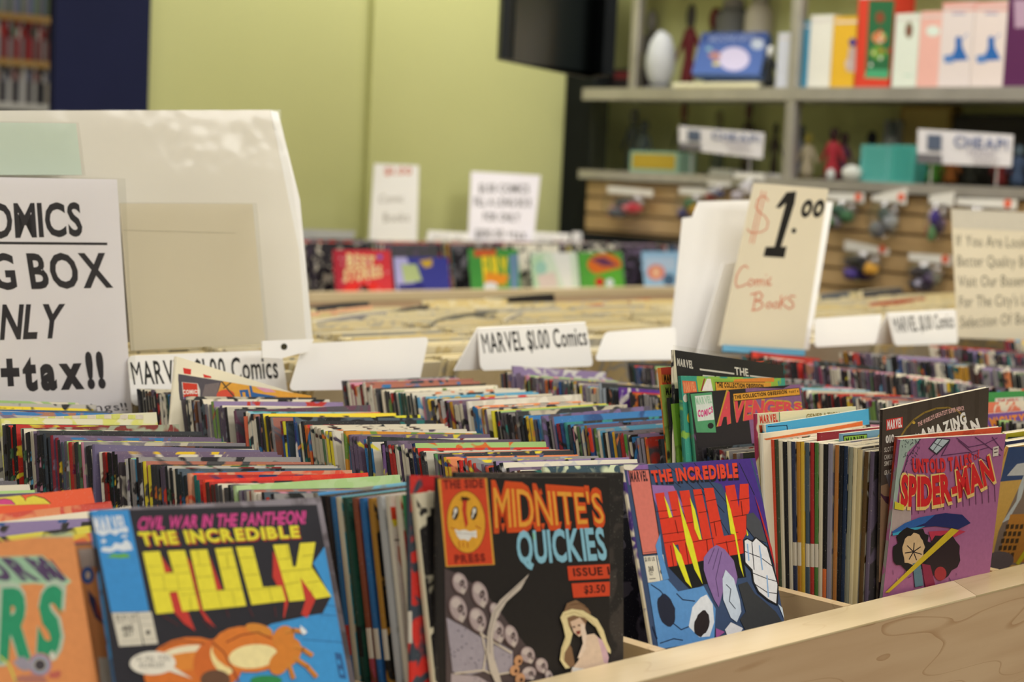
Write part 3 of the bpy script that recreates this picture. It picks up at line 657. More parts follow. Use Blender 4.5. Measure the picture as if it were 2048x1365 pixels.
# two dark comics whose right edges show beside it
for q, (dx, c_, lab) in enumerate(((.022, '242122', 'black comic with a worn white edge right behind the black horror cover'), (.028, '1a1819', 'plain black comic, second behind the black horror cover'))):
    e = dict(dM); off = dM['t']*(.006+.0065*q)+V3((dx, 0, .001)); e['o'] = dM['o']+off; e['tl'] = dM['tl']+off; e['T'] = .005
    comic(lab, e, c_, '3a3432' if q == 0 else '4a2a28', ('1c1c1c',)*3, COVER_BIG); reserve(0, e)

# ---- comics standing behind the horror cover, spines showing
G0 = 'comics with wide spines filed behind the black horror cover'
LST = [((633, 986), '8f8b80', '79b6cf', 'cfc8b4', 'grey spined comic with a light blue top stripe'), ((646, 991), '1c1c20', '2a2a30', '1c1c20', 'black spined comic'),
  ((657, 992), '2a2528', '4a4448', '2a2528', 'charcoal spined comic'), ((668, 994), '2f6ea6', '3a78b4', 'b8352c', 'blue spined comic with a red fleck'), ((679, 994), 'cfc8b0', '4fb4c6', 'cfc8b0', 'cream spined comic with a cyan front'),
  ((692, 995), '21473c', '2a5a48', '1a1a1a', 'dark green spined comic'), ((712, 996), '8a4a34', '7a3a2c', 'e4ddcd', 'rust brown spined comic with a white price box'), ((726, 996), '2c6aa4', '2a5c94', 'd9d2c2', 'bright blue spined comic with a white price box'),
  ((743, 996), 'a87a2e', '1c1a18', 'cfc8b8', 'ochre spined comic with a white price box'), ((761, 992), 'b4b6b6', 'c8cacc', 'b4b6b6', 'pale grey spined comic'), ((778, 992), 'd9d2c0', 'e0dacb', 'd9d2c0', 'cream comic with red letters on its cover'),
  ((797, 992), 'd6ceb8', 'c83a2c', 'd6ceb8', 'cream spined comic with a red top corner'), ((812, 990), '2f8a5a', 'e2d83c', '1f6a4a', 'yellow comic with a green top'), ((829, 988), 'd9d0b4', '1f1c1c', 'd9d0b4', 'cream edged black comic')]
for i, (tl, c1, cf, mid, lab) in enumerate(LST):
    X = .757; P = at(tl[0], tl[1], 'X', X)
    d = pose(tl, X, 13.2-.03*i, None, T=.0052, yaw=random.uniform(-.006, .006))
    low = {'2c6aa4': '2a6cb0', '8a4a34': 'b04a5a', 'a87a2e': '1c1a18', '2f8a5a': '1f6a8a'}.get(c1, c1)
    comic(lab+', behind the black horror cover', d, cf, c1, (low, mid, c1), COVER, G0); reserve(0, d, .0008)
    z = Zm(620, 940, 3.21); A = d['art']
    if i == 10:
        A.poly(z((485, 220), (600, 215), (760, 1100), (590, 1150)), 'e2dcce')
        A.poly(z((500, 240), (560, 238), (590, 330), (520, 330)), 'd9482e'); A.poly(z((520, 320), (580, 322), (570, 345), (540, 372)), 'e2d23a'); A.line(z((545, 452), (600, 452)), 3, '3a3430')
        A.poly(z((560, 490), (610, 500), (650, 680), (600, 650), (565, 580)), 'd89a80')
    if i == 12: A.poly(z((610, 190), (660, 188), (668, 240), (612, 244)), '2f9a5e'); A.poly(z((635, 262), (672, 262), (680, 330), (648, 330)), 'c83a2c')
    if i == 4: A.poly(z((195, 165), (715, 115), (718, 150), (205, 190)), '4fb4c6')
    if i == 0: A.poly(z((45, 140), (480, 128), (480, 150), (55, 168)), '5aa0d8')
    if A.k: A.build('cover_print', d['obj'])
d = pose((843, 957), .757, 11.5, (1175, 966), T=.004); off = V3((0, .013, 0)); d['o'] += off; d['tl'] += off
comic('red and grey comic with a white ring, its spine left of the black horror cover', d, 'c8302a', '39424d', ('d8342a', 'd9d2c4', '39424d'), COVER_BIG); reserve(0, d)
A = d['art']; z = Zm(620, 940, 3.21)
A.poly(z((715, 30), (800, 30), (810, 235), (740, 235)), 'c42c2a'); A.ell(*z((766, 165))[0], 6, 9.5, 'e4dcd0'); A.ell(*z((766, 165))[0], 3, 5.5, 'c42c2a'); A.ell(*z((752, 245))[0], 6, 4, 'd8c83a')
A.build('cover_print', d['obj'])

# ---- purple cover with red block letters
d = pose((1245, 932), 1.0, 18.5, (1490, 918), T=.004, Wd=.177, wy=.006)
comic('purple comic cover with red brick letters, front row right of the horror cover', d, '4b3480', '4b3480', ('e2d9c0',)*3, COVER_BIG)
A = d['art']; z = Zm(1220, 900, 3.329)
A.poly(z((90, 90), (940, 50), (1300, 1300), (300, 1400)), '3c4f72')
A.poly(z((700, 70), (930, 55), (1060, 500), (1000, 620), (860, 480), (740, 230), (520, 170), (480, 95)), '4b3088'); A.poly(z((265, 235), (420, 240), (560, 520), (500, 560), (330, 420), (280, 300)), '9c6fae')
for L in (((300, 110), (470, 250)), ((380, 100), (600, 300)), ((470, 95), (760, 420)), ((560, 90), (830, 420)), ((600, 260), (800, 580)), ((640, 400), (720, 560)), ((860, 90), (960, 300)), ((430, 300), (520, 500))): A.line(z(*L), 1.4, '20202e')
A.poly(z((105, 105), (250, 95), (265, 235), (125, 235)), '8f66a6')
A.poly(z((118, 135), (260, 130), (348, 690), (215, 706)), '2a2026'); A.poly(z((124, 140), (254, 136), (340, 684), (219, 698)), 'dd7a6c')
T4(A, z, 'MARVEL', (136, 212), (250, 205), (130, 150), (242, 145), '3a1c24', 'x')
A.line(z((222, 688), (330, 676)), 1, '5a2a2a')
A.poly(z((222, 712), (302, 705), (334, 876), (252, 886)), 'e4ddca'); A.poly(z((308, 704), (352, 699), (382, 862), (338, 872)), 'e4ddca')
T4(A, z, '$1.00 US', (232, 745), (298, 740), (228, 720), (294, 715), '3a3634'); T4(A, z, '360', (256, 812), (290, 808), (252, 780), (285, 776), '3a3634', 'x'); T4(A, z, 'OCT', (262, 838), (286, 835), (258, 818), (284, 815), '3a3634'); A.ell(*z((345, 812))[0], 4, 5.5, '4a4644'); A.line(z((318, 730), (352, 726)), 1, '4a4644'); A.line(z((262, 862), (300, 858)), 1.4, '4a4644')
T4(A, z, 'THE INCREDIBLE', (290, 232), (858, 196), (274, 160), (850, 108), '1c1a24', 'x'); T4(A, z, 'THE INCREDIBLE', (284, 214), (852, 180), (268, 145), (844, 94), 'e8472c', 'x')
A.poly(z((385, 780), (560, 752), (720, 722), (880, 690), (905, 850), (760, 870), (620, 900), (540, 942), (450, 850)), '18181c')
for P in (((298, 292), (358, 285), (388, 452), (420, 450), (384, 281), (440, 273), (520, 570), (560, 756), (480, 770), (452, 632), (424, 636), (446, 773), (386, 782)),
          ((460, 276), (525, 270), (592, 600), (614, 596), (550, 266), (605, 262), (640, 420), (700, 720), (560, 752), (530, 600)), ((622, 258), (686, 254), (755, 575), (845, 562), (874, 694), (704, 722)),
          ((764, 242), (828, 233), (856, 388), (862, 230), (920, 226), (928, 400), (905, 470), (905, 560), (882, 600), (888, 690), (872, 694), (838, 572), (806, 570))):
    A.poly(z(*P), 'e23c26')
for L in (((308, 412), (440, 402)), ((330, 462), (470, 440)), ((348, 565), (500, 545)), ((360, 622), (530, 596)), ((475, 380), (540, 372)), ((505, 490), (570, 480)), ((535, 618), (690, 590)), ((560, 305), (612, 298)), ((590, 420), (640, 412)), ((636, 345), (705, 330)),
          ((665, 488), (740, 470)), ((705, 630), (865, 600)), ((800, 342), (925, 322)), ((820, 448), (915, 432)), ((800, 560), (850, 550)), ((640, 600), (655, 730)), ((770, 610), (790, 705)), ((430, 470), (450, 560)), ((400, 640), (420, 775)), ((690, 480), (705, 575)), ((870, 345), (880, 440)), ((500, 620), (520, 760))):
    A.line(z(*L), 1.3, '5a1410')
for P in (((356, 308), (385, 370), (412, 450), (390, 455)), ((448, 318), (482, 425), (545, 610), (614, 896), (560, 800), (505, 625)), ((528, 318), (562, 400), (608, 600), (590, 600), (560, 530)),
          ((764, 282), (800, 400), (838, 575), (888, 850), (862, 780), (825, 565), (800, 560)), ((414, 618), (470, 700), (542, 922), (500, 878), (442, 740)), ((905, 530), (918, 570), (908, 575))):
    A.poly(z(*P), 'e9e62e')
A.poly(z((250, 890), (380, 865), (450, 945), (620, 910), (700, 1060), (690, 1270), (320, 1330)), '5f98d4'); A.poly(z((330, 560), (345, 700), (390, 860), (350, 870), (300, 640)), '5f98d4')
A.poly(z((545, 1050), (600, 985), (640, 965), (680, 1030), (690, 1150), (660, 1245), (590, 1250), (520, 1180)), 'e6eaf0'); A.ell(*z((372, 1072))[0], 17, 33, '23283c', -.25, jag=.06); A.ell(*z((608, 1160))[0], 15, 26, '2a2024', .25, jag=.08)
for L in (((270, 900), (330, 940), (380, 1000)), ((420, 1160), (470, 1200), (520, 1180)), ((440, 960), (480, 1000), (560, 1010)), ((330, 1290), (420, 1260), (480, 1270)), ((280, 1180), (310, 1260))): A.line(z(*L), 2.2, '1f2c4c')
A.poly(z((620, 720), (660, 665), (705, 635), (760, 665), (820, 740), (845, 850), (835, 900), (800, 860), (765, 800), (745, 850), (750, 940), (720, 1050), (690, 1000), (650, 900), (620, 800)), '8f6fa8')
for L in (((690, 660), (650, 760)), ((720, 660), (680, 800)), ((740, 680), (700, 860)), ((700, 860), (720, 980))): A.line(z(*L), 1.2, '4a3460')
A.poly(z((765, 800), (820, 860), (860, 1000), (870, 1080), (840, 1150), (800, 1120), (750, 1000), (745, 860)), 'cfdcec'); A.line(z((770, 900), (800, 930), (790, 1010), (830, 1060)), 1.6, '24304a')
A.poly(z((850, 900), (910, 880), (960, 960), (1010, 1000), (1100, 1080), (1150, 1160), (900, 1210), (860, 1130), (900, 1080)), '3a3c40'); A.poly(z((905, 430), (950, 420), (1000, 480), (1040, 620), (960, 590), (905, 520)), '4c4e54')
A.poly(z((885, 600), (905, 588), (940, 605), (965, 580), (1050, 650), (1085, 780), (1120, 900), (1112, 1040), (1050, 1010), (980, 955), (945, 880), (935, 810), (890, 760)), '1c1c22')
A.poly(z((892, 608), (910, 598), (945, 618), (968, 592), (1040, 655), (1075, 780), (1110, 900), (1102, 1025), (1050, 996), (988, 945), (955, 880), (945, 800), (898, 750)), 'e9e9ec')
for L in (((895, 680), (1000, 720), (1080, 780)), ((940, 820), (1040, 860), (1110, 880)), ((950, 890), (1040, 950), (1108, 960)), ((940, 620), (955, 800))): A.line(z(*L), 1.6, '2a2a34')
for L in (((990, 640), (1010, 800)), ((1040, 840), (1050, 980)), ((910, 630), (920, 740)), ((1000, 700), (1004, 760))): A.line(z(*L), 2.5, '8fb4e0')
A.poly(z((1115, 1030), (1150, 1060), (1200, 1130), (1160, 1140)), 'd6e4f0'); A.poly(z((760, 1200), (800, 1150), (880, 1190), (860, 1230), (780, 1250)), 'e6e6ea'); A.poly(z((700, 1190), (760, 1215), (700, 1260)), 'a45a9c')
A.poly(z((958, 305), (985, 380), (1100, 740), (1210, 1105), (1188, 1115), (1080, 740)), 'b8282c')
A.poly(z((70, 110), (165, 95), (185, 103), (160, 125), (140, 140), (95, 135)), 'ebe2cf')
A.build('cover_print', d['obj'])

# ---- mauve cover with arched red lettering, and the modern cover behind it
d = pose((1800, 880), 1.285, -1.5, (2012, 868), T=.004, Wd=.166)
comic('mauve comic cover with arched red lettering at the front of the right hand row', d, 'a5648e', 'a5648e', ('8f8f88',)*3, COVER_BIG)
A = d['art']; z = Zm(1680, 760, 2.967)
A.poly(z((340, 330), (1010, 310), (1010, 1400), (240, 1400)), 'a6658f')
A.poly(z((360, 345), (490, 340), (400, 430), (360, 560), (325, 800), (290, 960), (300, 700)), 'a2b2a6'); A.poly(z((310, 760), (420, 760), (420, 900), (305, 900)), 'b4a09c')
for q in range(60):
    x, y = random.uniform(365, 470), random.uniform(345, 560)
    if x+ (y-345)*.55 < 500: A.line(z((x, y), (x+random.uniform(-8, 8), y+random.uniform(4, 14))), 1, '3c4048')
for q in range(14): A.line(z((420+q*38, 700-q*6), (425+q*38, 800-q*6)), 1, '5a3550')
for L in (((480, 345), (400, 460), (370, 560)), ((690, 345), (760, 400), (860, 380), (930, 345)), ((700, 360), (780, 430), (880, 400)), ((560, 440), (500, 500), (420, 500)), ((650, 360), (600, 450), (760, 430), (900, 500)), ((800, 340), (950, 450)), ((900, 340), (960, 420))): A.line(z(*L), 1.5, '5a3458')
A.poly(z((522, 408), (572, 343), (652, 352), (640, 375), (572, 446)), '3a3440'); A.poly(z((530, 404), (575, 350), (644, 358), (568, 436)), 'b9c4c8'); A.line(z((555, 375), (605, 400)), 1.4, '3a3440'); A.line(z((600, 352), (550, 420)), 1.4, '3a3440')
A.poly(z((905, 400), (938, 392), (936, 450), (903, 456)), 'd9ccc0'); A.line(z((912, 412), (930, 408)), 2, '4a3038'); A.line(z((912, 432), (930, 428)), 2, '4a3038')
for q in range(36):
    x, y = random.uniform(300, 700), random.uniform(900, 1240)
    A.line(z((x, y), (x+random.uniform(-22, 22), y+random.uniform(8, 30))), 1, random.choice(['3c2838', '5a3454', '7a4a6e', 'c9a888']))
sag = lambda k: (lambda u, v: (u, v - k*4*u*(1-u)))
T4(A, z, 'UNTOLD TALES', (428, 543), (782, 512), (424, 470), (775, 440), 'd8343a', 'x', sag(.2), .06); T4(A, z, 'of', (790, 478), (826, 462), (788, 432), (822, 412), 'd8343a', 'r')
T4(A, z, 'SPIDER-MAN', (345, 752), (922, 600), (352, 560), (888, 448), 'e8c478', 'x', sag(.33), -.04); T4(A, z, 'SPIDER-MAN', (352, 735), (912, 588), (360, 572), (882, 458), 'd4262c', 'x', sag(.36), .02)
A.poly(z((320, 720), (375, 745), (370, 775), (318, 765)), 'd8c83a')
A.poly(z((305, 900), (380, 850), (470, 815), (620, 790), (720, 800), (770, 850), (700, 885), (560, 868), (430, 880), (310, 922)), '232a60'); A.poly(z((305, 900), (380, 850), (470, 815), (560, 800), (500, 850), (420, 880), (310, 922)), '2f5fa4'); A.poly(z((305, 912), (410, 880), (500, 868), (430, 900), (310, 925)), '3fa0c0')
A.poly(z((520, 900), (700, 890), (740, 900), (620, 960), (540, 960)), 'b8344e'); A.ell(*z((600, 1050))[0], 34, 44, '2c1e26', .2, jag=.12)
A.ell(*z((425, 1010))[0], 36, 44, '1e1a1e', .2, 30, .14); A.ell(*z((430, 1005))[0], 22, 32, 'd4b48a', .2, 24, .1)
for a_ in range(7): A.line(z((430, 1020), (430+50*math.cos(a_*.9+.3), 1020+52*math.sin(a_*.9+.3))), 2, '241c22')
A.ell(*z((590, 1150))[0], 12, 14, 'a03038'); A.poly(z((425, 1090), (470, 1080), (490, 1220), (440, 1230)), '5a7a8a'); A.poly(z((480, 1090), (530, 1100), (560, 1220), (500, 1230)), '8a2a48')
A.poly(z((262, 1262), (655, 880), (700, 893), (285, 1262)), 'cbb02c')
A.build('cover_print', d['obj'])
d = pose((1806, 877), 1.288, -1.2, (2014, 856), T=.004); off = V3((0, .0055, 0)); d['o'] += off; d['tl'] += off
comic('orange red comic top just behind the mauve cover', d, 'd0502f', 'b8402a', ('8a3a2c',)*3, COVER_BIG)
d = pose((1765, 820), 1.27, .5, (1978, 775), T=.0035, Wd=.17)
comic('tall dark brown comic with white title standing up behind the mauve cover', d, '4d423a', '4d423a', ('3a322c',)*3, COVER_BIG); reserve(2, d)
A = d['art']
A.poly(z((235, 160), (900, 20), (900, 420), (150, 1400), (100, 1400)), '4a3f37')
for x in (400, 520, 620, 700, 800): A.poly(z((x, 160-(x-240)*.23), (x+26, 154-(x-240)*.23), (x+20, 330), (x-4, 330)), '443931')
A.line(z((355, 345), (390, 290), (440, 235), (500, 195), (570, 170), (640, 165), (700, 185), (740, 230)), 3.5, '8f7434'); A.ell(*z((437, 255))[0], 3, 3, 'c8a440')
for P in (((210, 640), (330, 600), (320, 760), (290, 1000), (270, 1290), (160, 1310), (190, 900)),): A.poly(z(*P), '8a6c54')
A.poly(z((215, 650), (260, 690), (340, 700), (320, 760), (270, 730)), '4a2a38'); A.poly(z((170, 1190), (275, 1210), (270, 1300), (160, 1300)), '2c1c22'); A.poly(z((270, 560), (340, 540), (330, 640), (290, 640)), '6c6a70')
A.poly(z((273, 236), (371, 220), (371, 284), (274, 302)), 'cf3a34'); T4(A, z, 'MARVEL', (280, 292), (366, 277), (280, 246), (366, 230), 'f0e8e4', 'x')
T4(A, z, '010', (270, 375), (322, 367), (269, 336), (320, 325), 'ded6ca', 'x')
for t_, y in (('SLOTT', 430), ('CAMUNCOLI', 474), ('SMITH', 512), ('GRACIN', 566)):
    w_ = 78 if t_ == 'CAMUNCOLI' else 55
    T4(A, z, t_, (261, y), (261+w_, y-10), (262, y-26), (262+w_, y-36), 'c9bfb2', 'b')
T4(A, z, "THE WORLD'S GREATEST SUPER HERO!", (462, 280), (735, 180), (460, 256), (732, 156), 'e6b4ac', 'b', sag(-.6))
T4(A, z, 'AMAZING', (478, 345), (752, 252), (470, 298), (740, 192), 'ece6de', 'x', sag(.25)); T4(A, z, 'the', (435, 345), (470, 335), (437, 320), (468, 308), 'ece6de', 'r')
T4(A, z, 'SPIDER-MAN', (395, 460), (836, 300), (400, 400), (815, 232), 'ece6de', 'x')
A.build('cover_print', d['obj'])

# ---- right hand pile leaning forward over the rail
z = Zm(1680, 760, 2.967)
for i, (tl, low, X, cf, sp, lab) in enumerate((((2010, 868), (1930, 1050), 1.50, 'd9cb3a', 'd9cb3a', 'yellow topped comic leaning forward in the right hand pile'),
        ((2012, 884), (1888, 1166), 1.49, '2f3f6c', 'c8743a', 'blue comic with an orange spine leaning forward in the right hand pile'),
        ((2017, 895), (1896, 1166), 1.485, 'd9a65a', 'c07a44', 'comic cover of orange city towers leaning forward against the rail at right'))):
    l = lean_from(tl, low, X)
    l = max(l, -24)
    d = pose(tl, X, l, None, T=.0035, yaw=.02)
    comic(lab, d, cf, cf, (sp,)*3, COVER_BIG); RES[3].append((.8, .93))
    A = d['art']
    if i == 0: A.poly(z((1000, 335), (1100, 330), (1100, 380), (980, 380)), '3a4a3c'); A.poly(z((995, 318), (1120, 305), (1120, 335), (990, 340)), 'dfd038')
    if i == 2:
        A.poly(z((900, 380), (1300, 370), (1300, 1300), (540, 1300)), 'dfb45e')
        A.poly(z((1000, 400), (1400, 380), (1400, 560), (950, 605)), '2f4f86'); A.poly(z((1010, 545), (1050, 500), (1110, 490), (1140, 440), (1300, 450), (1300, 560), (990, 570)), 'd6dade')
        A.poly(z((1060, 640), (1300, 600), (1300, 1100), (1000, 1100), (880, 1160), (940, 900)), '8a7a70'); A.poly(z((1092, 560), (1060, 640), (1045, 720), (960, 850), (1000, 830), (1075, 700), (1092, 640)), 'ccd6dc')
        A.poly(z((1010, 800), (1200, 790), (1200, 1080), (930, 1090)), 'c88a3c')
        for r_ in range(5):
            for q in range(4): A.poly(z((985+q*28-r_*14, 860+r_*42), (1005+q*28-r_*14, 856+r_*42), (1000+q*28-r_*14, 884+r_*42), (980+q*28-r_*14, 888+r_*42)), '4a3a28')
        A.poly(z((780, 940), (910, 918), (860, 1015), (720, 1050)), 'e4d9c8'); T4(A, z, '45c', (768, 1015), (822, 1000), (790, 975), (840, 960), 'c83a3a', 'x'); T4(A, z, 'SEPT', (790, 978), (850, 964), (800, 952), (860, 940), 'c83a3a', 'b')
        A.poly(z((700, 1060), (860, 1020), (880, 1060), (640, 1160)), 'c98a6a'); A.poly(z((680, 1110), (800, 1080), (770, 1140), (650, 1180)), 'c9cf7a')
        for q in range(5): A.line(z((690+q*24, 1105-q*4), (672+q*24, 1160-q*6)), 1.6, '4a5a34')
        A.ell(*z((930, 1080))[0], 34, 20, '6c6468', -.2); A.poly(z((800, 1110), (840, 1060), (850, 1110), (900, 1120), (830, 1150)), 'ece2d8'); A.ell(*z((848, 1132))[0], 14, 4, 'b8342e', -.2)
        A.poly(z((1040, 1090), (1092, 1010), (1110, 1030), (1060, 1100)), 'd9cf2c')
    A.build('cover_print', d['obj']) if A.k else None
d = poseY((1968, 829), .985, 8, tr=(2170, 812), T=.004)
comic('purple comic with orange lettering at the right edge behind the tall brown comic', d, '6d4c94', '6d4c94', ('4a3468',)*3, COVER_BIG); reserve(4, d)
A = d['art']; T4(A, z, 'THE MIGHTY', (790, 290), (1098, 258), (760, 245), (1096, 205), 'e08a3a', 'x')
T4(A, z, 'THOR', (960, 380), (1330, 335), (960, 300), (1330, 255), 'e2d83a', 'x'); A.build('cover_print', d['obj'])
d = poseY((1966, 806), .997, 9, tr=(2170, 797), T=.004)
comic('comic with a salmon and cream top behind the purple comic at the right edge', d, 'd8765a', 'd9ceb8', ('4a3468',)*3, COVER_BIG); reserve(4, d)
d = poseY((1964, 786), 1.012, 10, tr=(2160, 777), T=.004)
comic('green topped comic with small red lettering at the right edge', d, '3f8f4c', '3f8f4c', ('e0dac8',)*3, COVER_BIG); reserve(4, d)
A = d['art']; A.poly([(1990, 797), (2048, 794), (2048, 806), (1990, 808)], 'e0d8c8'); A.text('THE HERO', (1995, 806), (2036, 804), (1995, 799), (2036, 797), 'c8423a', 'b'); A.build('cover_print', d['obj'])

# ---- upright comics in the middle of the right hand row
z = Zm(1200, 680, 4.096)
d = pose((1379, 786), 1.236, 11, (1600, 769), T=.004)
comic('comic with pink title letters and a yellow banner ending in part four', d, '2e2a2c', '8a5a8c', ('3f8a6a',)*3, COVER_BIG); reserve(2, d)
A = d['art']
A.poly(z((730, 430), (1650, 350), (1700, 900), (800, 900)), '2c292c'); A.poly(z((1190, 400), (1640, 365), (1700, 900), (1250, 900)), '8a628c'); A.poly(z((1280, 395), (1420, 372), (1560, 370), (1500, 400)), '2c292c')
A.poly(z((740, 445), (915, 430), (950, 760), (790, 760)), '58a070'); A.poly(z((775, 462), (912, 450), (935, 655), (800, 668)), 'dfe6dc')
T4(A, z, 'MARVEL', (790, 530), (915, 515), (780, 478), (905, 462), 'a8cdb0', 'x'); T4(A, z, 'COMICS', (800, 628), (925, 590), (800, 575), (920, 545), 'd8468a', 'x', sag(.3))
A.ell(*z((905, 705))[0], 6, 6, '2a2a2a'); A.text('AVENGERS', *z((955, 692), (1660, 560)), *z((985, 430), (1652, 505)), 'c9a03a', 'x', lambda u, v: (u, v*(1 if u < .13 else .78+.1*u)+.0), -.05)
A.text('AVENGERS', *z((965, 692), (1655, 570)), *z((1000, 440), (1648, 515)), 'dd4f58', 'x', lambda u, v: (u, v*(1 if u < .13 else .76+.1*u)), .02)
A.poly(z((1085, 440), (1632, 392), (1640, 455), (1095, 505)), '2a2420'); A.poly(z((1090, 444), (1628, 397), (1636, 450), (1098, 500)), 'e4a33c'); T4(A, z, 'THE COLLECTION OBSESSION', (1102, 485), (1532, 440), (1098, 458), (1528, 412), '2c1c14', 'x'); T4(A, z, 'PART 4', (1548, 438), (1625, 432), (1546, 420), (1622, 412), '2c1c14', 'b')
A.build('cover_print', d['obj'])
d = poseY((1361, 752), 1.0315, 11, tr=(1570, 757), T=.004)
comic('teal comic with a white title letter and a yellow banner, behind the pink title comic', d, '3f9a84', '8ab84a', ('2f7a6a',)*3, COVER_BIG); reserve(2, d)
A = d['art']
A.poly(z((655, 300), (790, 305), (830, 760), (700, 760)), '3f9c86'); A.poly(z((672, 335), (782, 342), (795, 430), (685, 440)), 'dc6a44'); T4(A, z, 'MARVEL', (690, 425), (785, 415), (682, 350), (775, 352), 'e89a6a', 'x')
A.ell(*z((700, 480))[0], 5, 8, 'e0d6c4'); A.ell(*z((728, 640))[0], 4, 10, 'd8c03a'); A.poly(z((790, 315), (1450, 320), (1500, 600), (830, 600)), '9cbf4a'); A.poly(z((830, 420), (875, 320), (905, 320), (925, 420)), 'ece6de'); A.poly(z((850, 318), (862, 318), (835, 420), (822, 420)), '9a3a3a')
A.poly(z((925, 322), (1090, 330), (1090, 420), (930, 420)), '8ab446'); A.poly(z((940, 345), (1350, 345), (1350, 420), (945, 420)), '2a2420'); A.poly(z((945, 350), (1400, 350), (1400, 420), (950, 420)), 'e4a33c'); T4(A, z, 'THE COLLECTION OBSESSION', (958, 390), (1340, 395), (955, 352), (1335, 365), '2c1c14', 'x')
A.poly(z((1100, 325), (1425, 305), (1425, 345), (1090, 345)), 'e08a3a'); A.build('cover_print', d['obj'])
d = poseY((1347, 700), 1.052, 11.5, tr=(1568, 732), T=.004)
comic('black bagged comic with thin white rules and white title, tallest in the right row', d, '26232c', '26232c', ('e6dfca',)*3, COVER_BIG); reserve(2, d)
A = d['art']; A.poly(z((600, 70), (1560, 190), (1600, 600), (640, 600)), '24212b')
A.poly(z((588, 75), (610, 80), (640, 400), (612, 400)), 'e8dfc4'); T4(A, z, 'MARVEL', (632, 208), (762, 235), (630, 155), (760, 178), 'dcd6cc', 'x')
A.poly(z((815, 235), (1098, 272), (1100, 286), (818, 250)), 'e8e2d6'); A.poly(z((1225, 290), (1495, 322), (1497, 334), (1228, 303)), 'e8e2d6'); T4(A, z, 'THE', (1105, 285), (1218, 300), (1100, 225), (1210, 240), 'eae4d8', 'b')
T4(A, z, 'TWELVE', (840, 420), (1500, 490), (840, 298), (1500, 360), 'eae4d8', 'x'); A.build('cover_print', d['obj'])
slv = MB(); e = d
slv.prism([e['tl']-e['w']*.002-e['t']*.0012-e['h']*.2, e['tl']+e['w']*.172-e['t']*.0012-e['h']*.2, e['tl']+e['w']*.172-e['t']*.0014-e['h']*.2, e['tl']-e['w']*.002-e['t']*.0014-e['h']*.2], e['h']*.204)
slv.build('plastic_bag', SLEEVE, d['obj'])
for tl, lean, cf, sp, lab, tx in (((1320, 736), 1.066, 'c84a34', ('c86a34', 'c9c2b4', 'd9843a'), 'red and orange comic left of the tall black one', 'MARVEL'), ((1326, 770), 1.059, '9cb552', ('6a8a3a', 'c9c2b4', '8aa84a'), 'lime green comic with black lettering left of the tall black one', 'MARVEL'),
                        ((1338, 796), 1.045, '1c2a2a', ('1c1c1c',)*3, 'black comic in front of the lime green one', None), ((1347, 808), 1.038, '7fb03a', ('5a8a2c', 'c9c2b4', '7aa83a'), 'bright green spined comic left of the teal one', None)):
    d = poseY(tl, lean, 11.2, T=.0042)
    comic(lab, d, cf, '2a2a22', sp, COVER_BIG); reserve(2, d)
    if tx:
        A = d['art']
        if cf == 'c84a34': A.poly(z((505, 285), (610, 290), (610, 350), (510, 350)), 'e0933c'); T4(A, z, 'MARVEL', (525, 345), (640, 350), (522, 288), (636, 292), '2a1c14', 'x')
        else: A.poly(z((512, 372), (680, 382), (690, 460), (520, 460)), 'a4bf52'); T4(A, z, 'MARVEL', (540, 450), (690, 455), (535, 395), (686, 400), '1c1c14', 'x')
        A.build('cover_print', d['obj'])
# comics standing proud nearer the front of that row
d = poseY((1513, 828), .9535, 8, tr=(1712, 813), T=.0045, Wd=.165)
comic('cream comic with a red boxed title standing proud, left of the blue striped one', d, 'e6ddb4', 'e6ddb4', ('a83a5a', 'c9c2b4', 'a83a5a'), COVER_BIG); reserve(2, d)
A = d['art']; A.poly(z((1290, 610), (1465, 595), (1470, 760), (1300, 760)), 'd9d0b0'); T4(A, z, 'MARVEL', (1310, 682), (1455, 670), (1305, 625), (1450, 610), 'd0402c', 'x'); A.line(z((1468, 590), (1472, 700)), 1.4, '3a8a5a')
T4(A, z, 'GENERATION', (1690, 650), (1965, 625), (1690, 610), (1962, 592), 'a08a4a', 'b'); A.poly(z((1300, 700), (1340, 700), (1345, 760), (1310, 760)), 'd0502c'); A.build('cover_print', d['obj'])
d = poseY((1530, 850), .946, 7.5, tr=(1737, 818), T=.004, Wd=.168)
comic('sky blue topped comic slanting up to the right, in front of the cream one', d, '4aa6d2', '4aa6d2', ('d9d2c0',)*3, COVER_BIG); reserve(2, d)
A = d['art']; A.line(z((1375, 712), (1530, 702), (1535, 740)), 1.6, '1c3a5a'); A.build('cover_print', d['obj'])
d = poseY((1524, 868), .9385, 7, tr=(1725, 842), T=.004, Wd=.165)
comic('cream and orange striped comic top in front of the sky blue one', d, 'e9dcc0', 'e9dcc0', ('e6dfca',)*3, COVER_BIG); reserve(2, d)
A = d['art']; A.poly(z((1340, 812), (1540, 780), (2040, 690), (2180, 660), (2180, 700), (2040, 720), (1540, 800), (1360, 822)), 'e5733a'); A.build('cover_print', d['obj'])
d = poseY((1640, 866), .904, 5.5, tr=(1830, 848), T=.004)
comic('dark red comic top behind the green boxed one', d, '8a2430', '8a2430', ('2a1c1c',)*3, COVER_BIG); reserve(2, d)
d = poseY((1684, 868), .887, 5, tr=(1880, 846), T=.004)
comic('blue grey comic with a green boxed title left of the tall brown comic', d, '6f9ab4', '6f9ab4', ('3a4a54',)*3, COVER_BIG); reserve(2, d)
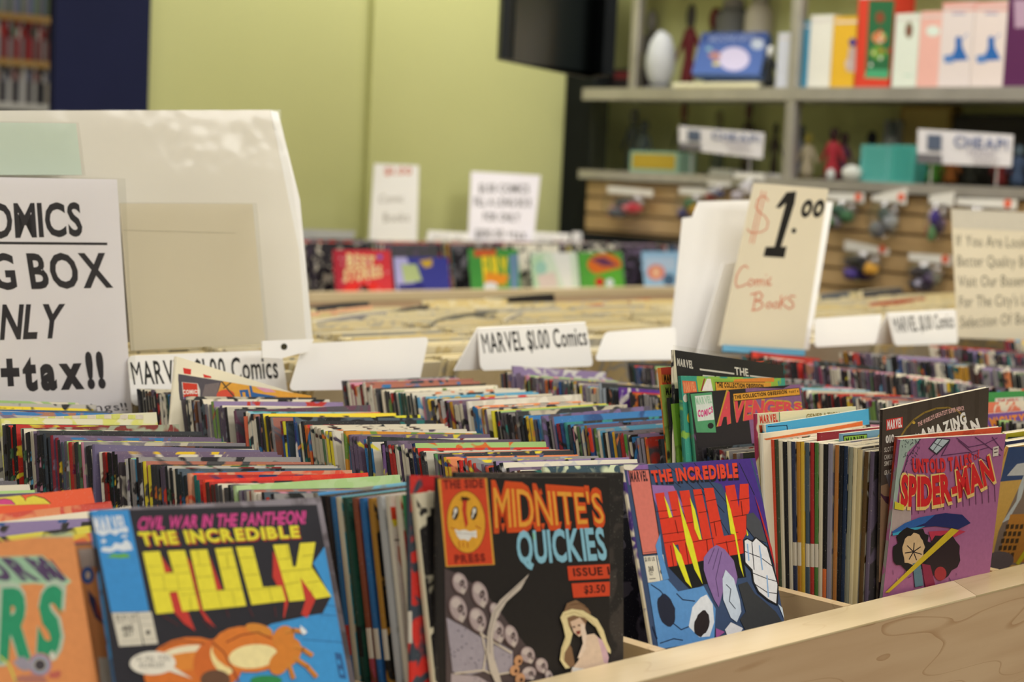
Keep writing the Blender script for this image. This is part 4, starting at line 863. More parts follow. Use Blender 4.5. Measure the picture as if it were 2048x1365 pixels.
A = d['art']; A.poly([(1686, 872), (1734, 868), (1735, 893), (1688, 896)], '2a2a22'); A.poly([(1688, 874), (1733, 870), (1734, 892), (1689, 895)], '8fbf4a'); A.text('MARVEL', (1692, 891), (1731, 888), (1691, 877), (1730, 873), '1c2414', 'x'); A.ell(1758, 880, 9, 10, 'd8c83a', jag=.3); A.build('cover_print', d['obj'])

MAN = [(1527, 874, 'd9cfae', 'cream'), (1533, 879, '6a6430', 'olive'), (1540, 880, 'd6ccb0', 'cream'), (1547, 880, 'd24a30', 'red orange'), (1555, 880, '3f4a34', 'dark green'), (1563, 882, 'd9d0b6', 'cream'), (1572, 884, '1c1c20', 'black'),
  (1580, 882, 'd4ccb6', 'cream'), (1589, 884, '2a3350', 'navy'), (1599, 884, 'b9802c', 'ochre'), (1607, 884, 'd9b23a', 'yellow'), (1617, 886, '465866', 'slate'), (1627, 886, 'a82c2c', 'red'), (1636, 886, '4f7a3a', 'green'), (1645, 888, 'd6cdb4', 'cream'),
  (1654, 889, '1b1a1c', 'black'), (1665, 888, '8f8c9c', 'lilac grey'), (1677, 891, 'b0743a', 'rust'), (1686, 892, '17191f', 'black'), (1695, 893, '20304a', 'dark navy'), (1705, 895, '8a8c7a', 'grey'), (1714, 896, 'd6c9a0', 'cream'), (1724, 900, 'cdbd8e', 'wide cream'), (1736, 904, '5a4426', 'brown'), (1748, 904, '5f5468', 'purple grey')]
for i, (x_, y_, c_, nm) in enumerate(MAN):
    f = i/(len(MAN)-1); X = 1.247+.024*f
    d = pose((x_, y_), X, 7.2-5.6*f, None, T=.0042 if nm not in ('lilac grey', 'wide cream') else .0052, yaw=random.uniform(-.004, .004))
    low = ('d8703a' if i == 15 else 'b83a34' if i in (3, 12) else c_)
    comic('%s spined comic, %s spine left of the tall brown comic' % (nm, ordn(len(MAN)-i)), d, 'c9c2b0' if i % 3 else '3a3638', c_, (low, 'd8d0be' if i in (8, 9, 11, 12, 13) else c_, c_), COVER, 'spines left of the tall brown comic'); reserve(2, d)
# ---- second row from the left of the centre: comic slanting down in front of the row sign
z = Zm(240, 660, 5.12)
d = pose((352, 713), .995, 16, (600, 790), T=.004)
comic('cream comic slanting down in front of the left row sign', d, 'e8e0c6', 'e8e0c6', ('e2dac2',)*3, COVER_BIG); reserve(1, d)
A = d['art']; A.poly(z((645, 390), (728, 405), (725, 460), (655, 450)), 'd9382e'); A.poly(z((850, 455), (932, 478), (935, 495), (860, 490)), 'd9382e'); A.build('cover_print', d['obj'])
d = pose((355, 748), .994, 16, (628, 793), T=.004)
comic('grey and gold comic with a red corner box slanting in front of the cream one', d, '6a6468', '6a6468', ('9a968c',)*3, COVER_BIG); reserve(1, d)
A = d['art']; A.poly(z((600, 455), (1100, 520), (1900, 660), (2000, 720), (600, 720)), '57525a'); A.poly(z((1040, 520), (1400, 570), (1960, 665), (1960, 720), (980, 720)), 'e0a440'); A.poly(z((870, 560), (1020, 540), (980, 720), (830, 720)), '7a6f70')
A.poly(z((630, 535), (795, 550), (820, 620), (820, 710), (650, 712)), 'd9d2c8'); A.poly(z((640, 540), (790, 555), (800, 712), (655, 712)), 'd4402c'); T4(A, z, 'COMICS', (645, 660), (812, 655), (640, 618), (808, 618), 'f0e6dc', 'x'); A.poly(z((650, 692), (800, 690), (800, 712), (655, 712)), '6a4a9a')
A.ell(*z((1080, 670))[0], 18, 11, 'd8523c'); A.poly(z((1390, 590), (1500, 590), (1600, 640), (1480, 640)), 'd99ab4'); A.line(z((1040, 530), (1110, 620), (1180, 700)), 3, '5a4a34'); A.line(z((1150, 530), (1060, 600)), 2.5, '5a4a34')
for P in (((1220, 620), (1310, 612), (1330, 700), (1290, 700), (1280, 640), (1250, 640), (1260, 700), (1240, 700)), ((1320, 560), (1345, 570), (1360, 640), (1400, 650), (1620, 685), (1560, 690), (1340, 690))): A.poly(z(*P), '2f5f9c')
A.build('cover_print', d['obj'])
# ---- single stand-out stripes in the rows
def stripe(k, tl, tr, cf, ca, lab, lean=16, sp=None, art=None, X=None):
    d = pose(tl, X or rowx(k)+.002, lean, tr, T=.0038, wy=.006)
    d['t'] = d['t']; comic(lab, d, cf, ca, sp or (ca, 'd9d2c0', cf), COVER_BIG if not art else COVER); reserve(k, d, .0006)
    if art: art(d['art']); d['art'].build('cover_print', d['obj'])
def blocks(tl, tr, cols, h=9):
    def f(A):
        n = len(cols); 
        for i, c_ in enumerate(cols):
            u0, u1 = i/n, (i+.9)/n
            A.poly([(tl[0]+(tr[0]-tl[0])*u0, tl[1]+(tr[1]-tl[1])*u0+1.5), (tl[0]+(tr[0]-tl[0])*u1, tl[1]+(tr[1]-tl[1])*u1+1.5), (tl[0]+(tr[0]-tl[0])*u1, tl[1]+(tr[1]-tl[1])*u1+h), (tl[0]+(tr[0]-tl[0])*u0, tl[1]+(tr[1]-tl[1])*u0+h)], c_)
    return f
stripe(0, (187, 889), (522, 901), '6c6484', '6c6484', 'comic with a mauve grey top standing proud in the row behind the horror cover')
stripe(0, (44, 857), (330, 850), '7a3430', '9aa08a', 'comic with a dark red and grey green top near the back, behind the horror cover')
stripe(0, (0, 838), (288, 826), 'e0dcc0', 'd8d878', 'comic top chequered yellow and cream at the left edge', art=blocks((0, 826), (288, 829), ['d9dc7a', 'ddd4c4']*9, 10))
stripe(0, (240, 925), (560, 922), 'd9d2c0', '3a3438', 'comic with a yellow panel and blue specks on its top', art=blocks((250, 924), (560, 920), ['e6dc3a', '3a3a5a', '5aa0c4', '3a2a2c', 'd9d2c0'], 6))
stripe(0, (378, 947), (683, 941), 'e0583c', 'd89a7a', 'comic with an orange red top stripe, row behind the horror cover')
stripe(0, (408, 960), (735, 946), 'd8342c', 'e0452e', 'comic with a bright red top stripe, row behind the horror cover')
stripe(0, (470, 972), (795, 950), 'a9c98a', 'b4cf9a', 'comic with a pale green top, row behind the horror cover')
stripe(1, (470, 822), (745, 810), '6a4458', '57525a', 'comic with a plum top, row behind the purple front cover')
stripe(1, (490, 833), (789, 824), 'dd6a52', 'd86a4c', 'comic with a salmon top stripe, row behind the purple front cover')
stripe(1, (568, 843), (855, 829), 'e0dc3a', '23211f', 'comic with a black and yellow top, row behind the purple front cover')
stripe(1, (592, 845), (894, 856), '2f2f74', 'e4e0dc', 'comic with navy blocks on white along its top', art=blocks((600, 846), (890, 857), ['2f3278', '2f3278', '2f3278', 'e6e2da', '2f3278', 'e6e2da', '2f3278', 'e6e2da', '33337a', 'e6e2da', '3a3a78'], 9))
stripe(1, (690, 862), (978, 868), 'c98a2c', '6a8a3a', 'comic with an ochre band and green corner along its top')
stripe(1, (738, 873), (1015, 884), '353c3a', '2a3230', 'comic with a dark slate top, in front of the ochre one')
stripe(1, (768, 890), (1068, 902), '7a5a90', 'dccf3a', 'comic with a purple top edged in yellow, row behind the purple front cover', art=blocks((815, 896), (1040, 900), ['7a5a90', '7a5a90', '7a5a90', '2f6a6a', '7a5a90', '7a5a90'], 5))
stripe(1, (872, 908), (1110, 912), '5c9a5c', '6a6468', 'comic with a green and grey top near the purple front cover')
stripe(1, (922, 921), (1142, 917), 'd8445c', 'd8302c', 'comic with a crimson pink top near the purple front cover')
stripe(1, (975, 932), (1160, 921), '3f74b8', 'd85a3a', 'comic with a blue top specked orange near the purple front cover')
stripe(1, (1088, 934), (1240, 930), '39505c', 'cfd8b4', 'comic with a slate blue top close behind the purple front cover')
stripe(2, (765, 780), (1004, 770), 'e4d9c0', 'e4d9c0', 'cream comic top with gold blocks, far part of the right hand row', art=blocks((770, 782), (1000, 771), ['c9962c', 'e6dccc', 'c9a23a', 'e6dccc', 'cf9f3a', 'e6dccc', 'c9962c', 'c9962c', 'e6dccc', 'e6dccc', 'c9962c'], 8))
stripe(2, (837, 795), (1110, 783), '5f9fc8', 'e4dccc', 'light blue comic top with white and red specks, far part of the right hand row')
stripe(2, (985, 822), (1235, 806), 'dccf2e', 'e6d83a', 'comic with a bright yellow spine and top', sp=('d8ca2c', 'd8ca2c', 'e2d83a'))
stripe(2, (935, 803), (1171, 788), 'ddd8cc', 'ccc6b8', 'comic with a plain off white top, middle of the right hand row')
stripe(2, (1085, 832), (1300, 812), '7c6a94', '5a5462', 'comic with a lilac top and white edge, middle of the right hand row')
stripe(3, (1240, 775), (1460, 792), '5c2f8c', 'd9d2c8', 'comic with a violet top, third row of cards', lean=15)
stripe(5, (1795, 742), (1980, 733), '3a7ab0', '3a7ab0', 'comic with a blue top in a far right row', lean=15, X=2.19)

# ---- the filed comics
FRONTS = {-3: 'row cut by the left edge', -2: 'row of the orange cover', -1: 'row of the yellow lettered cover', 0: 'row of the black horror cover', 1: 'row of the purple cover',
          2: 'row of the mauve cover', 3: 'row beside the mauve cover', 4: 'second row past the mauve cover', 5: 'third row past the mauve cover', 6: 'fourth row past the mauve cover', 7: 'row five right of the mauve cover',
          8: 'row six right of the mauve cover', 9: 'row seven right of the mauve cover', 10: 'last row at right'}
SEQ2 = ['6c5a74', '6a4a30', 'd8cda6', 'd9d2b8', '55584c', '2c4060', '16181c', '1c1c20', 'd08a3a', '8f8a98', '8f8a98', '1c1c1c', 'd9d0ba', '4f8a3a', 'a8302c', '3c4c58', 'd8a82c', '2a3a5a', 'd9d0ba', '2a2420', 'd9d0ba', '5a7a3a', 'd8402c', '8a6a2c', 'd9d0ba', '4a6a44', 'd9d0ba', '2c2f3c', '2c2f3c']
FR0 = {-3: .84, -2: .90, -1: .93, 0: .874, 1: .852, 2: .925, 3: .945}
rnd = random.Random(5)
filed = []
for k in range(-3, 11):
    y = FR0.get(k, .845); n = 0; x0 = rowx(k); cnt = 0; prev = None; drift = 0.
    while True:
        l = lean_of(k, y); sec = 1/math.cos(l)
        T = rnd.choice([.003, .0034, .0036, .0038, .0042, .0048]); run = T*sec+rnd.uniform(.0002, .0012)
        if rnd.random() < .02: run += .003
        hitr = [r for r in RES[k] if r[0] < y+run and r[1] > y]
        if hitr: y = max(r[1] for r in hitr); n += 1; continue
        if y > (1.497 if k in (0, 1) else 1.455): break
        cnt += 1; n += 1
        drift = drift*.9+rnd.uniform(-.0012, .0012)
        if prev and rnd.random() < .45: c1, cf = prev
        else: c1 = rnd.choice(PAL[:24] if rnd.random() < .5 else PAL); cf = rnd.choice(BRIGHT)
        if k == 2 and cnt <= len(SEQ2): c1 = SEQ2[cnt-1]
        prev = (c1, cf)
        up = max(0, rnd.gauss(.0, .0014)) + (rnd.uniform(.002, .006) if rnd.random() < .06 else 0)
        if k == 2: up += .018*max(0, 1-(y-.83)/.1)
        filed.append(dict(k=k, n=n, y=y, x=x0+.003+drift+rnd.uniform(0, .002)+(.034*max(0, 1-(y-.83)/.16) if k == 2 else 0), up=up, l=l+rnd.uniform(-.001, .001), T=T, c1=c1, cf=cf, ca=rnd.choice(PAL), yaw=rnd.uniform(-.006, .010),
                          H=rnd.choice([.258, .26, .26, .262]), W=rnd.choice([.166, .168, .168, .170])))
        y += run
ZT = {-1: 1.094, -2: 1.098, -3: 1.1, 3: 1.109, 5: 1.110}
def ordn(n):
    return '%d%s' % (n, 'th' if 10 <= n % 100 <= 20 else {1: 'st', 2: 'nd', 3: 'rd'}.get(n % 10, 'th'))
for c in filed:
    ro = math.radians(ROLL.get(c['k'], 4.0)+c['yaw']*60); w = V3((math.cos(c['yaw'])*math.cos(ro), math.sin(c['yaw']), -math.sin(ro))).normalized(); h0 = V3((0, math.sin(c['l']), math.cos(c['l']))); h = (h0-w*h0.dot(w)).normalized()
    t = h.cross(w); t = t if t.y > 0 else -t
    zt = ZT.get(c['k'], 1.107)+c['up']-(.262-c['H'])*.6; tl = V3((c['x'], c['y']+(zt-ZF)*math.tan(c['l']), zt))
    c['fr'] = (w, h, t); c['o'] = tl-h*c['H']
    tx, ty, dd = proj(c['o']+h*c['H']); rx_, ry_, _ = proj(c['o']+h*c['H']+w*c['W'])
    c['d'] = dd; c['vis'] = (-40 < tx < 2040 or 0 < rx_ < 2048) and ty < 1300 and c['k'] >= -1 and not (c['k'] == -1 and c['y'] < .99) and not (c['k'] == 3 and c['y'] < 1.0)
NSP = sum(1 for o in bpy.data.objects if o.name.startswith('comic_book'))
cand = sorted([c for c in filed if c['vis']], key=lambda c: c['d'])
NIND = max(0, 296-NSP)
ind = set(id(c) for c in cand[:NIND])
stuff = MB(); rk = {}
for c in filed:
    w, h, t = c['fr']; k = c['k']
    sp = (c['c1'], c['c1'], c['c1'])
    if (c['n']*7+k) % 3 == 0: sp = (rndc := PAL[(c['n']*13+k*5) % len(PAL)], 'cfc8b8', c['c1'])
    if id(c) in ind:
        mb, pg = MB(), MB(); comic_geo(mb, c['o'], w, h, t, c['W'], c['H'], c['T'], c['cf'], c['ca'], sp, 0, 0, pg)
        o = mb.build('comic_book', COVER, None, c['o']+w*.084); pg.build('page_block', PAGES, o)
        nm = NAMES.get(c['c1'], 'plain')
        tag(o, '%s spined comic, %s from the front in the %s' % (nm, ordn(c['n']), FRONTS[k]), 'comic', 'comics filed in the '+FRONTS[k])
    else:
        comic_geo(stuff, c['o'], w, h, t, c['W'], c['H'], c['T'], c['cf'], c['ca'], sp, 0, 1)
o = stuff.build('comic_books', [COVER, PAGES]); tag(o, 'further comics filed tightly in the far parts of the rows', 'comics', None, 'stuff')

# ---- pale boarded comics of the bin behind (they face away, so page edges show)
st2 = MB(); CR = ['d9cba0', 'dccfa8', 'cfc08f', 'd8ca9c', 'c9b88a', 'bdb7a6', 'a9a69c', 'dcd2b4', 'cfc6a6', 'd4c08a']
for k in range(-3, 13):
    y = 1.70; x0 = rowx(k)+.04
    while y < 2.27:
        T = rnd.choice([.004, .005, .006, .007]); l = math.radians(-12+18*(y-1.70)/.6+rnd.uniform(-.2, .2)); yaw = rnd.uniform(-.008, .012)
        w = V3((-math.cos(yaw), -math.sin(yaw), 0)); h0 = V3((0, math.sin(l), math.cos(l))); h = (h0-w*h0.dot(w)).normalized(); t = h.cross(w); t = t if t.y < 0 else -t
        dark = rnd.random() < .08; cc = rnd.choice(['3a3a3c', '55524e', '8a4a34', '6a7078', '2c2a2a']) if dark else rnd.choice(CR)
        up = max(0, rnd.gauss(0, .0022))+(rnd.uniform(.004, .012) if rnd.random() < .05 else 0)
        xo = x0+.208+rnd.uniform(-.006, .01)
        comic_geo(st2, V3((xo, y+T, ZF+.001+up)), w, h, t, rnd.choice([.2, .204, .207]), .266, T, cc, rnd.choice(CR), (cc,)*3, 0, 1, None, rnd.choice(CR), rnd.choice(CR))
        y += T/math.cos(l)+rnd.uniform(.0004, .0022)
o = st2.build('boarded_comics', [COVER, PAGES]); tag(o, 'pale boarded comics packed in the bin behind the white cards', 'comics', None, 'stuff')
# magazines lying loosely on top of them
def loose(label, pts, Y, zt, col, th=.006, bow=.006):
    """magazine standing askew: runs between two photo points, with a bowed top edge"""
    mb = MB(); pg = MB(); a = at(pts[0][0], pts[0][1], 'Z', zt); c = at(pts[1][0], pts[1][1], 'Z', zt); n = 10; fr = []; bk = []
    dr = (c-a); nn = V3((-dr.y, dr.x, 0)).normalized()
    for i in range(n+1):
        u = i/n; p = a+dr*u+nn*(bow*4*u*(1-u)); fr.append(p); bk.append(p+nn*th)
    dn = V3((0, 0, -.05))+nn*(-.01)
    for i in range(n):
        mb.prism([fr[i]+dn, fr[i+1]+dn, fr[i+1]+nn*.0006+dn, fr[i]+nn*.0006+dn], -dn, col); mb.prism([bk[i]-nn*.0006+dn, bk[i+1]-nn*.0006+dn, bk[i+1]+dn, bk[i]+dn], -dn, col)
        pg.prism([fr[i]+nn*.0007+dn, fr[i+1]+nn*.0007+dn, bk[i+1]-nn*.0007+dn, bk[i]-nn*.0007+dn], -dn*.985, 'dccfa8')
    o = mb.build('magazine', INK); pg.build('page_block', PAGES, o); tag(o, label, 'magazine', 'magazines standing loose in the rear bin')
loose('black magazine with a red edge standing loose right of the centre of the rear bin', ((975, 598), (1108, 587)), 0, 1.125, '2a2624', .012)
loose('charcoal magazine bowed along the rear bin, left of the black one', ((790, 622), (965, 600)), 0, 1.118, '4a4440', .006, .02)
loose('dark grey magazine at the left end of the rear bin beside the poster board', ((600, 617), (738, 604)), 0, 1.12, '3c3a3c', .006)
loose('pale grey magazine under the dark one beside the big poster board', ((600, 650), (790, 622)), 0, 1.118, '8f8c8c', .01, .012)
loose('peach topped magazine beside the big poster board', ((600, 632), (745, 612)), 0, 1.118, 'd9a884', .006)
loose('long grey bowed magazine below the black one', ((860, 648), (1040, 618)), 0, 1.118, '6a675c', .004, .03)
loose('grey magazine fanned right of the black one', ((1010, 640), (1200, 600)), 0, 1.119, 'a09a8c', .005, .03)
loose('red edged magazine behind the price card, right of centre', ((1180, 612), (1300, 598)), 0, 1.119, 'b8402c', .005)
loose('slate magazine at the right end of the rear bin behind the blank card', ((1640, 590), (1720, 582)), 0, 1.125, '5a6068', .008)
loose('dark magazine under the hanging toy bags', ((1725, 583), (1805, 575)), 0, 1.13, '4a4a4e', .01)
loose('red magazine lying near the hanging toy bags', ((1740, 608), (1850, 596)), 0, 1.12, 'a8402f', .005)

# ---- wall bin: face-out comics and the spines behind them
wall_fronts = [((665, 500), (780, 505), 2.436, 'c8333c', 'red comic with big cream lettering face out in the wall bin'), ((787, 515), (885, 518), 2.62, '34388c', 'blue and lilac comic with a pale green box in the wall bin'),
  ((935, 498), (1040, 500), 2.85, '3f8a3c', 'green comic with big yellow letters in the wall bin'), ((1060, 505), (1140, 508), 3.07, 'c4d4c0', 'pale green and white comic in the wall bin'),
  ((1155, 505), (1250, 508), 3.24, '4f9a3a', 'green comic with an orange and purple swirl in the wall bin'), ((1282, 503), (1358, 505), 3.47, '8fb8d8', 'light blue comic with a pink and orange shape in the wall bin'),
  ((1370, 500), (1480, 500), 3.70, 'b09a5a', 'tan comic face out at the right end of the wall bin')]
for i, (tl, tr, X, c_, lab) in enumerate(wall_fronts):
    P = at(tl[0], tl[1], 'Y', 3.085); l = math.radians(11); w = V3((1, 0, 0)); h = V3((0, math.sin(l), math.cos(l))); t = V3((0, math.cos(l), -math.sin(l)))
    d = dict(tl=P, w=w, h=h, t=t, W=.17, H=.24, T=.005, o=P-h*.24)
    comic(lab, d, c_, c_, ('3a3438',)*3, COVER_BIG, 'face out comics in the wall bin'); A = d['art']
    if i == 0:
        z = Zm(560, 280, 2.73); A.poly(z((285, 590), (350, 590), (370, 850), (300, 850)), 'b02c3c'); A.text('BEST', *z((365, 690), (520, 690)), *z((365, 625), (520, 640)), 'e8d49a', 'x'); A.text('STORIES', *z((345, 775), (560, 745)), *z((350, 710), (555, 690)), 'e8d49a', 'x')
        A.ell(*z((455, 830))[0], 42, 22, 'e0302a'); A.ell(*z((455, 830))[0], 12, 14, '24181c'); A.ell(*z((545, 640))[0], 5, 5, '6a6ac0')
        for q in range(14): A.ell(*z((random.uniform(300, 590), random.uniform(640, 830)))[0], 3, 3, 'd8808a')
    if i == 1:
        z = Zm(560, 280, 2.73); A.poly(z((600, 640), (690, 640), (760, 850), (610, 850)), 'b4b0e0'); A.poly(z((660, 680), (745, 680), (775, 770), (680, 780)), 'b4c48a'); A.poly(z((760, 660), (830, 650), (830, 690), (790, 700)), 'c9a63a'); A.poly(z((640, 790), (780, 780), (790, 830), (660, 840)), '2c2c7c')
    if i == 2:
        z = Zm(560, 280, 2.73); A.text('FURY', *z((1115, 790), (1250, 780)), *z((1100, 640), (1240, 650)), 'ecd02e', 'x', None, .05); A.poly(z((1060, 600), (1180, 600), (1180, 630), (1060, 640)), 'c85a34'); A.poly(z((1120, 720), (1250, 740), (1230, 790), (1120, 790)), 'e0902c'); A.ell(*z((1150, 800))[0], 14, 9, 'd4d8dc'); A.poly(z((1250, 630), (1300, 620), (1300, 820), (1260, 820)), '6a8aa8')
    if i == 3:
        z = Zm(560, 280, 2.73); A.poly(z((1480, 610), (1580, 600), (1600, 830), (1560, 830)), 'e4e6e0'); A.poly(z((1365, 640), (1440, 620), (1420, 800), (1380, 800)), 'b4d4b0'); A.ell(*z((1425, 700))[0], 12, 14, '9cc8b8'); A.poly(z((1400, 740), (1500, 720), (1520, 800), (1420, 810)), 'd8c8c0')
    if i == 4:
        z = Zm(560, 280, 2.73); A.ell(*z((1770, 680))[0], 34, 22, 'd8702c'); A.poly(z((1690, 650), (1770, 640), (1850, 690), (1760, 690)), '6a3a5a'); A.poly(z((1700, 740), (1850, 700), (1870, 800), (1710, 800)), '5fae3c'); A.ell(*z((1745, 775))[0], 9, 9, 'c8342c'); A.ell(*z((1800, 780))[0], 8, 8, 'd8e0e4')
    if i == 5:
        A.poly([(1290, 515), (1350, 515), (1350, 540), (1290, 545)], 'b8d0e8'); A.ell(1312, 545, 18, 16, 'e08a7a'); A.ell(1312, 545, 8, 10, 'f0c09a'); A.ell(1338, 560, 12, 12, '4a6a8a')
    A.build('cover_print', d['obj'])
st3 = MB()
for i in range(-3, 9):
    x0 = 2.436+.21*i-.002; y = 3.10
    if x0 < WXA+.02 or x0+.17 > WXB: continue
    while y < 3.60:
        T = rnd.choice([.004, .005, .007]); l = math.radians(11+22*(y-3.1)/.56+rnd.uniform(-.2, .2)); h = V3((0, math.sin(l), math.cos(l))); t = V3((0, math.cos(l), -math.sin(l)))
        c1 = rnd.choice(PAL); 
        comic_geo(st3, V3((x0-.004+rnd.uniform(-.004, .006), y, WF+.002+max(0, rnd.gauss(0, .003)))), V3((1, 0, 0)), h, t, .168, .24, T, rnd.choice(PAL[:28]), rnd.choice(PAL[:28]), (c1, 'd8d0c0' if rnd.random() < .3 else c1, c1), 0, 1)
        y += T/math.cos(l)+.0015
o = st3.build('wall_bin_comics', [COVER, PAGES]); tag(o, 'comics filed behind the face out covers in the wall bin', 'comics', None, 'stuff')

# ============================================================ signs and cards
def panel(name, label, cat, q, Yt, Yb, th, m, parent=None, group=None, rnd_=0, Yr=None, ref=None):
    """thin board whose front face spans the photo quad q (tl, tr, br, bl); top stands at Y=Yt, foot at Y=Yb"""
    rf = ref or (q[0], q[1], q[-1]); tl = at(*rf[0], 'Y', Yt); tr = at(*rf[1], 'Y', Yr if Yr is not None else Yt); bl = at(*rf[2], 'Y', Yb)
    n = (tr-tl).cross(bl-tl).normalized()
    if n.y > 0: n = -n
    P = [hit(x, y, tl, n) for x, y in q]
    if rnd_:
        Q = []
        for i, p in enumerate(P):
            a = (P[i-1]-p); c = (P[(i+1) % len(P)]-p)
            for s_ in range(4):
                f = s_/3; e0 = p+a.normalized()*rnd_; e1 = p+c.normalized()*rnd_; Q.append((e0*(1-f)+e1*f)*(.55+.45*abs(2*f-1))+p*(.45*(1-abs(2*f-1))))
        P = Q
    mb = MB(); mb.prism([p-n*th for p in P], n*th); o = mb.build(name, m, parent)
    if label: tag(o, label, cat, group)
    return o, Art(tl, n), (tl, n)
def sheet(name, q, Yt, Yb, m, parent, amp=.0015, nx=14, ny=14, off=.002, seed=1):
    """thin wavy plastic sleeve over a card"""
    r = random.Random(seed); tl = at(*q[0], 'Y', Yt); tr = at(*q[1], 'Y', Yt); bl = at(*q[3], 'Y', Yb); n = (tr-tl).cross(bl-tl).normalized()
    if n.y > 0: n = -n
    P = [hit(x, y, tl, n) for x, y in q]; vs = []; ph = [r.uniform(0, 6) for _ in range(6)]
    for j in range(ny+1):
        for i in range(nx+1):
            u, v = i/nx, j/ny; p = (P[0]*(1-u)+P[1]*u)*(1-v)+(P[3]*(1-u)+P[2]*u)*v
            s = math.sin(5*u+3*v+ph[0])+.7*math.sin(9*v-4*u+ph[1])+.5*math.sin(13*u+7*v+ph[2])+r.uniform(-.25, .25)
            vs.append(p+n*(off+amp*(1+s*.45)))
    k = len(vs); vs += [p-n*.0002 for p in vs]
    fs = []
    for j in range(ny):
        for i in range(nx):
            a = j*(nx+1)+i; fs.append((a, a+nx+1, a+nx+2, a+1)); fs.append((k+a, k+a+1, k+a+nx+2, k+a+nx+1))
    mb = MB(); mb.faces(vs, fs, 'ffffff'); return mb.build(name, m, parent, smooth=True)

# big cream poster board in a plastic sleeve
o, A, _ = panel('poster_board', 'big cream poster board in a clear plastic sleeve, standing behind the left rows', 'board', [(-160, 222), (540, 220), (598, 500), (612, 680), (-160, 690)], 1.69, 1.64, .004, BOARD)
big = o
sheet('plastic_sleeve', [(-160, 221), (556, 221), (626, 684), (-160, 700)], 1.686, 1.635, SLEEVE, o, .002, 16, 12, .003, 3)
mb = MB(); r_ = [at(541, 221, 'Y', 1.69), at(556, 224, 'Y', 1.70), at(600, 400, 'Y', 1.68), at(614, 560, 'Y', 1.665), at(626, 684, 'Y', 1.65), at(612, 682, 'Y', 1.64), at(598, 500, 'Y', 1.66)]
mb.prism(r_, V3((.0006, .004, 0)), 'ffffff'); mb.build('sleeve_edge', CARD, o)
o, A, _ = panel('mint_card', 'pale mint card near the top of the big poster board', 'card', [(-80, 244), (152, 247), (164, 350), (-80, 350)], 1.655, 1.645, .001, MINT)
sheet('plastic_sleeve', [(-80, 242), (156, 245), (170, 352), (-80, 352)], 1.654, 1.644, SLEEVE, o, .0006, 8, 5, .001, 9)
o, A, _ = panel('blank_card', 'blank cream card in a clear sleeve beside the long box notice', 'card', [(240, 407), (505, 408), (531, 688), (262, 702)], 1.632, 1.618, .0015, CREAMCARD)
A.poly([(246, 460), (470, 466), (470, 467.3), (246, 461.3)], 'd4cbb2'); A.build('fold_line', o)
sheet('plastic_sleeve', [(240, 405), (512, 406), (536, 690), (262, 705)], 1.630, 1.616, SLEEVE, o, .0008, 10, 10, .001, 5)
# notice
q = [(-150, 352), (234, 359), (266, 850), (-150, 858)]
o, A, _ = panel('paper_notice', 'white paper notice in a shiny sleeve reading box only plus tax', 'sign', q, 1.612, 1.602, .0012, PAPER)
A.text('$1.00 COMICS', (-225, 480), (166, 470), (-225, 412), (160, 408), '3c3a40', 'b', None, .07); A.line([(-150, 485), (213, 488)], 5, '3a383c')
A.text('FILL A LONG BOX', (-400, 584), (226, 573), (-400, 512), (212, 509), '3c3a40', 'b', None, .07); A.text('FOR ONLY', (-195, 684), (122, 674), (-195, 614), (130, 611), '3c3a40', 'b', None, .07)
A.text('$100.00 +tax!!', (-270, 790), (212, 772), (-270, 722), (205, 709), '3c3a40', 'x'); A.text('no substitutions on longings!!', (-200, 832), (256, 821), (-200, 815), (252, 806), '55525a', 'r')
A.build('printed_text', o)
sheet('plastic_sleeve', [(-150, 350), (246, 357), (272, 853), (-150, 862)], 1.610, 1.600, SLEEVE, o, .003, 26, 26, .0015, 2)
# white plastic strip with a punched hole
o, A, _ = panel('hanging_strip', 'white plastic strip with a punched hole under the poster board', 'card', [(525, 682), (628, 678), (618, 703), (560, 718), (525, 716)], 1.565, 1.56, .002, CARD, ref=((525, 682), (628, 678), (525, 716)))
A.ell(568, 694, 6.5, 6.5, '3a3620'); A.build('punched_hole', o)

G = 'white header cards at the back of the rows'
def header(q, Y, label, text=None, tq=None, flap=None, wt='m', col='2c2c2a'):
    o, A, (tl, n) = panel('header_card', label, 'sign', q, Y+.012, Y, .0016, CARD, None, G, .006)
    if text: A.text(text, *tq, col, wt, None, .09); A.build('printed_text', o)
    if flap:
        a = at(*flap[0], 'Y', Y+.012); c = at(*flap[1], 'Y', Y+.012); L = at(*flap[2], 'Z', (at(*q[-1], 'Y', Y)).z)
        e = L-at(*q[-1], 'Y', Y); mb = MB(); bl = at(*q[-1], 'Y', Y); br = at(*q[-2], 'Y', Y)
        mb.prism([a, c, br+e, bl+e], V3((.0005, .0015, .0005))); mb.build('back_flap', CARD, o)
    return o
header([(255, 712), (563, 700), (578, 800), (264, 812)], 1.590, 'white header card with black lettering at the back of the left rows, partly hidden', 'MARVEL $1.00 Comics', ((268, 770), (557, 756), (260, 725), (553, 713)))
header([(607, 688), (858, 674), (836, 778), (578, 782)], 1.56, 'blank white header card in front of the rear bin, left of centre')
header([(955, 657), (1172, 645), (1187, 733), (962, 742)], 1.56, 'white header card with black lettering and a back flap, centre', 'MARVEL $1.00 Comics', ((968, 707), (1175, 690), (961, 668), (1170, 655)), [(955, 657), (1172, 645), (908, 742)])
header([(1212, 664), (1352, 654), (1352, 720), (1190, 722)], 1.56, 'blank white header card left of the dollar price card')
header([(1630, 637), (1765, 629), (1752, 688), (1630, 695)], 1.57, 'blank white header card right of the dollar price card')
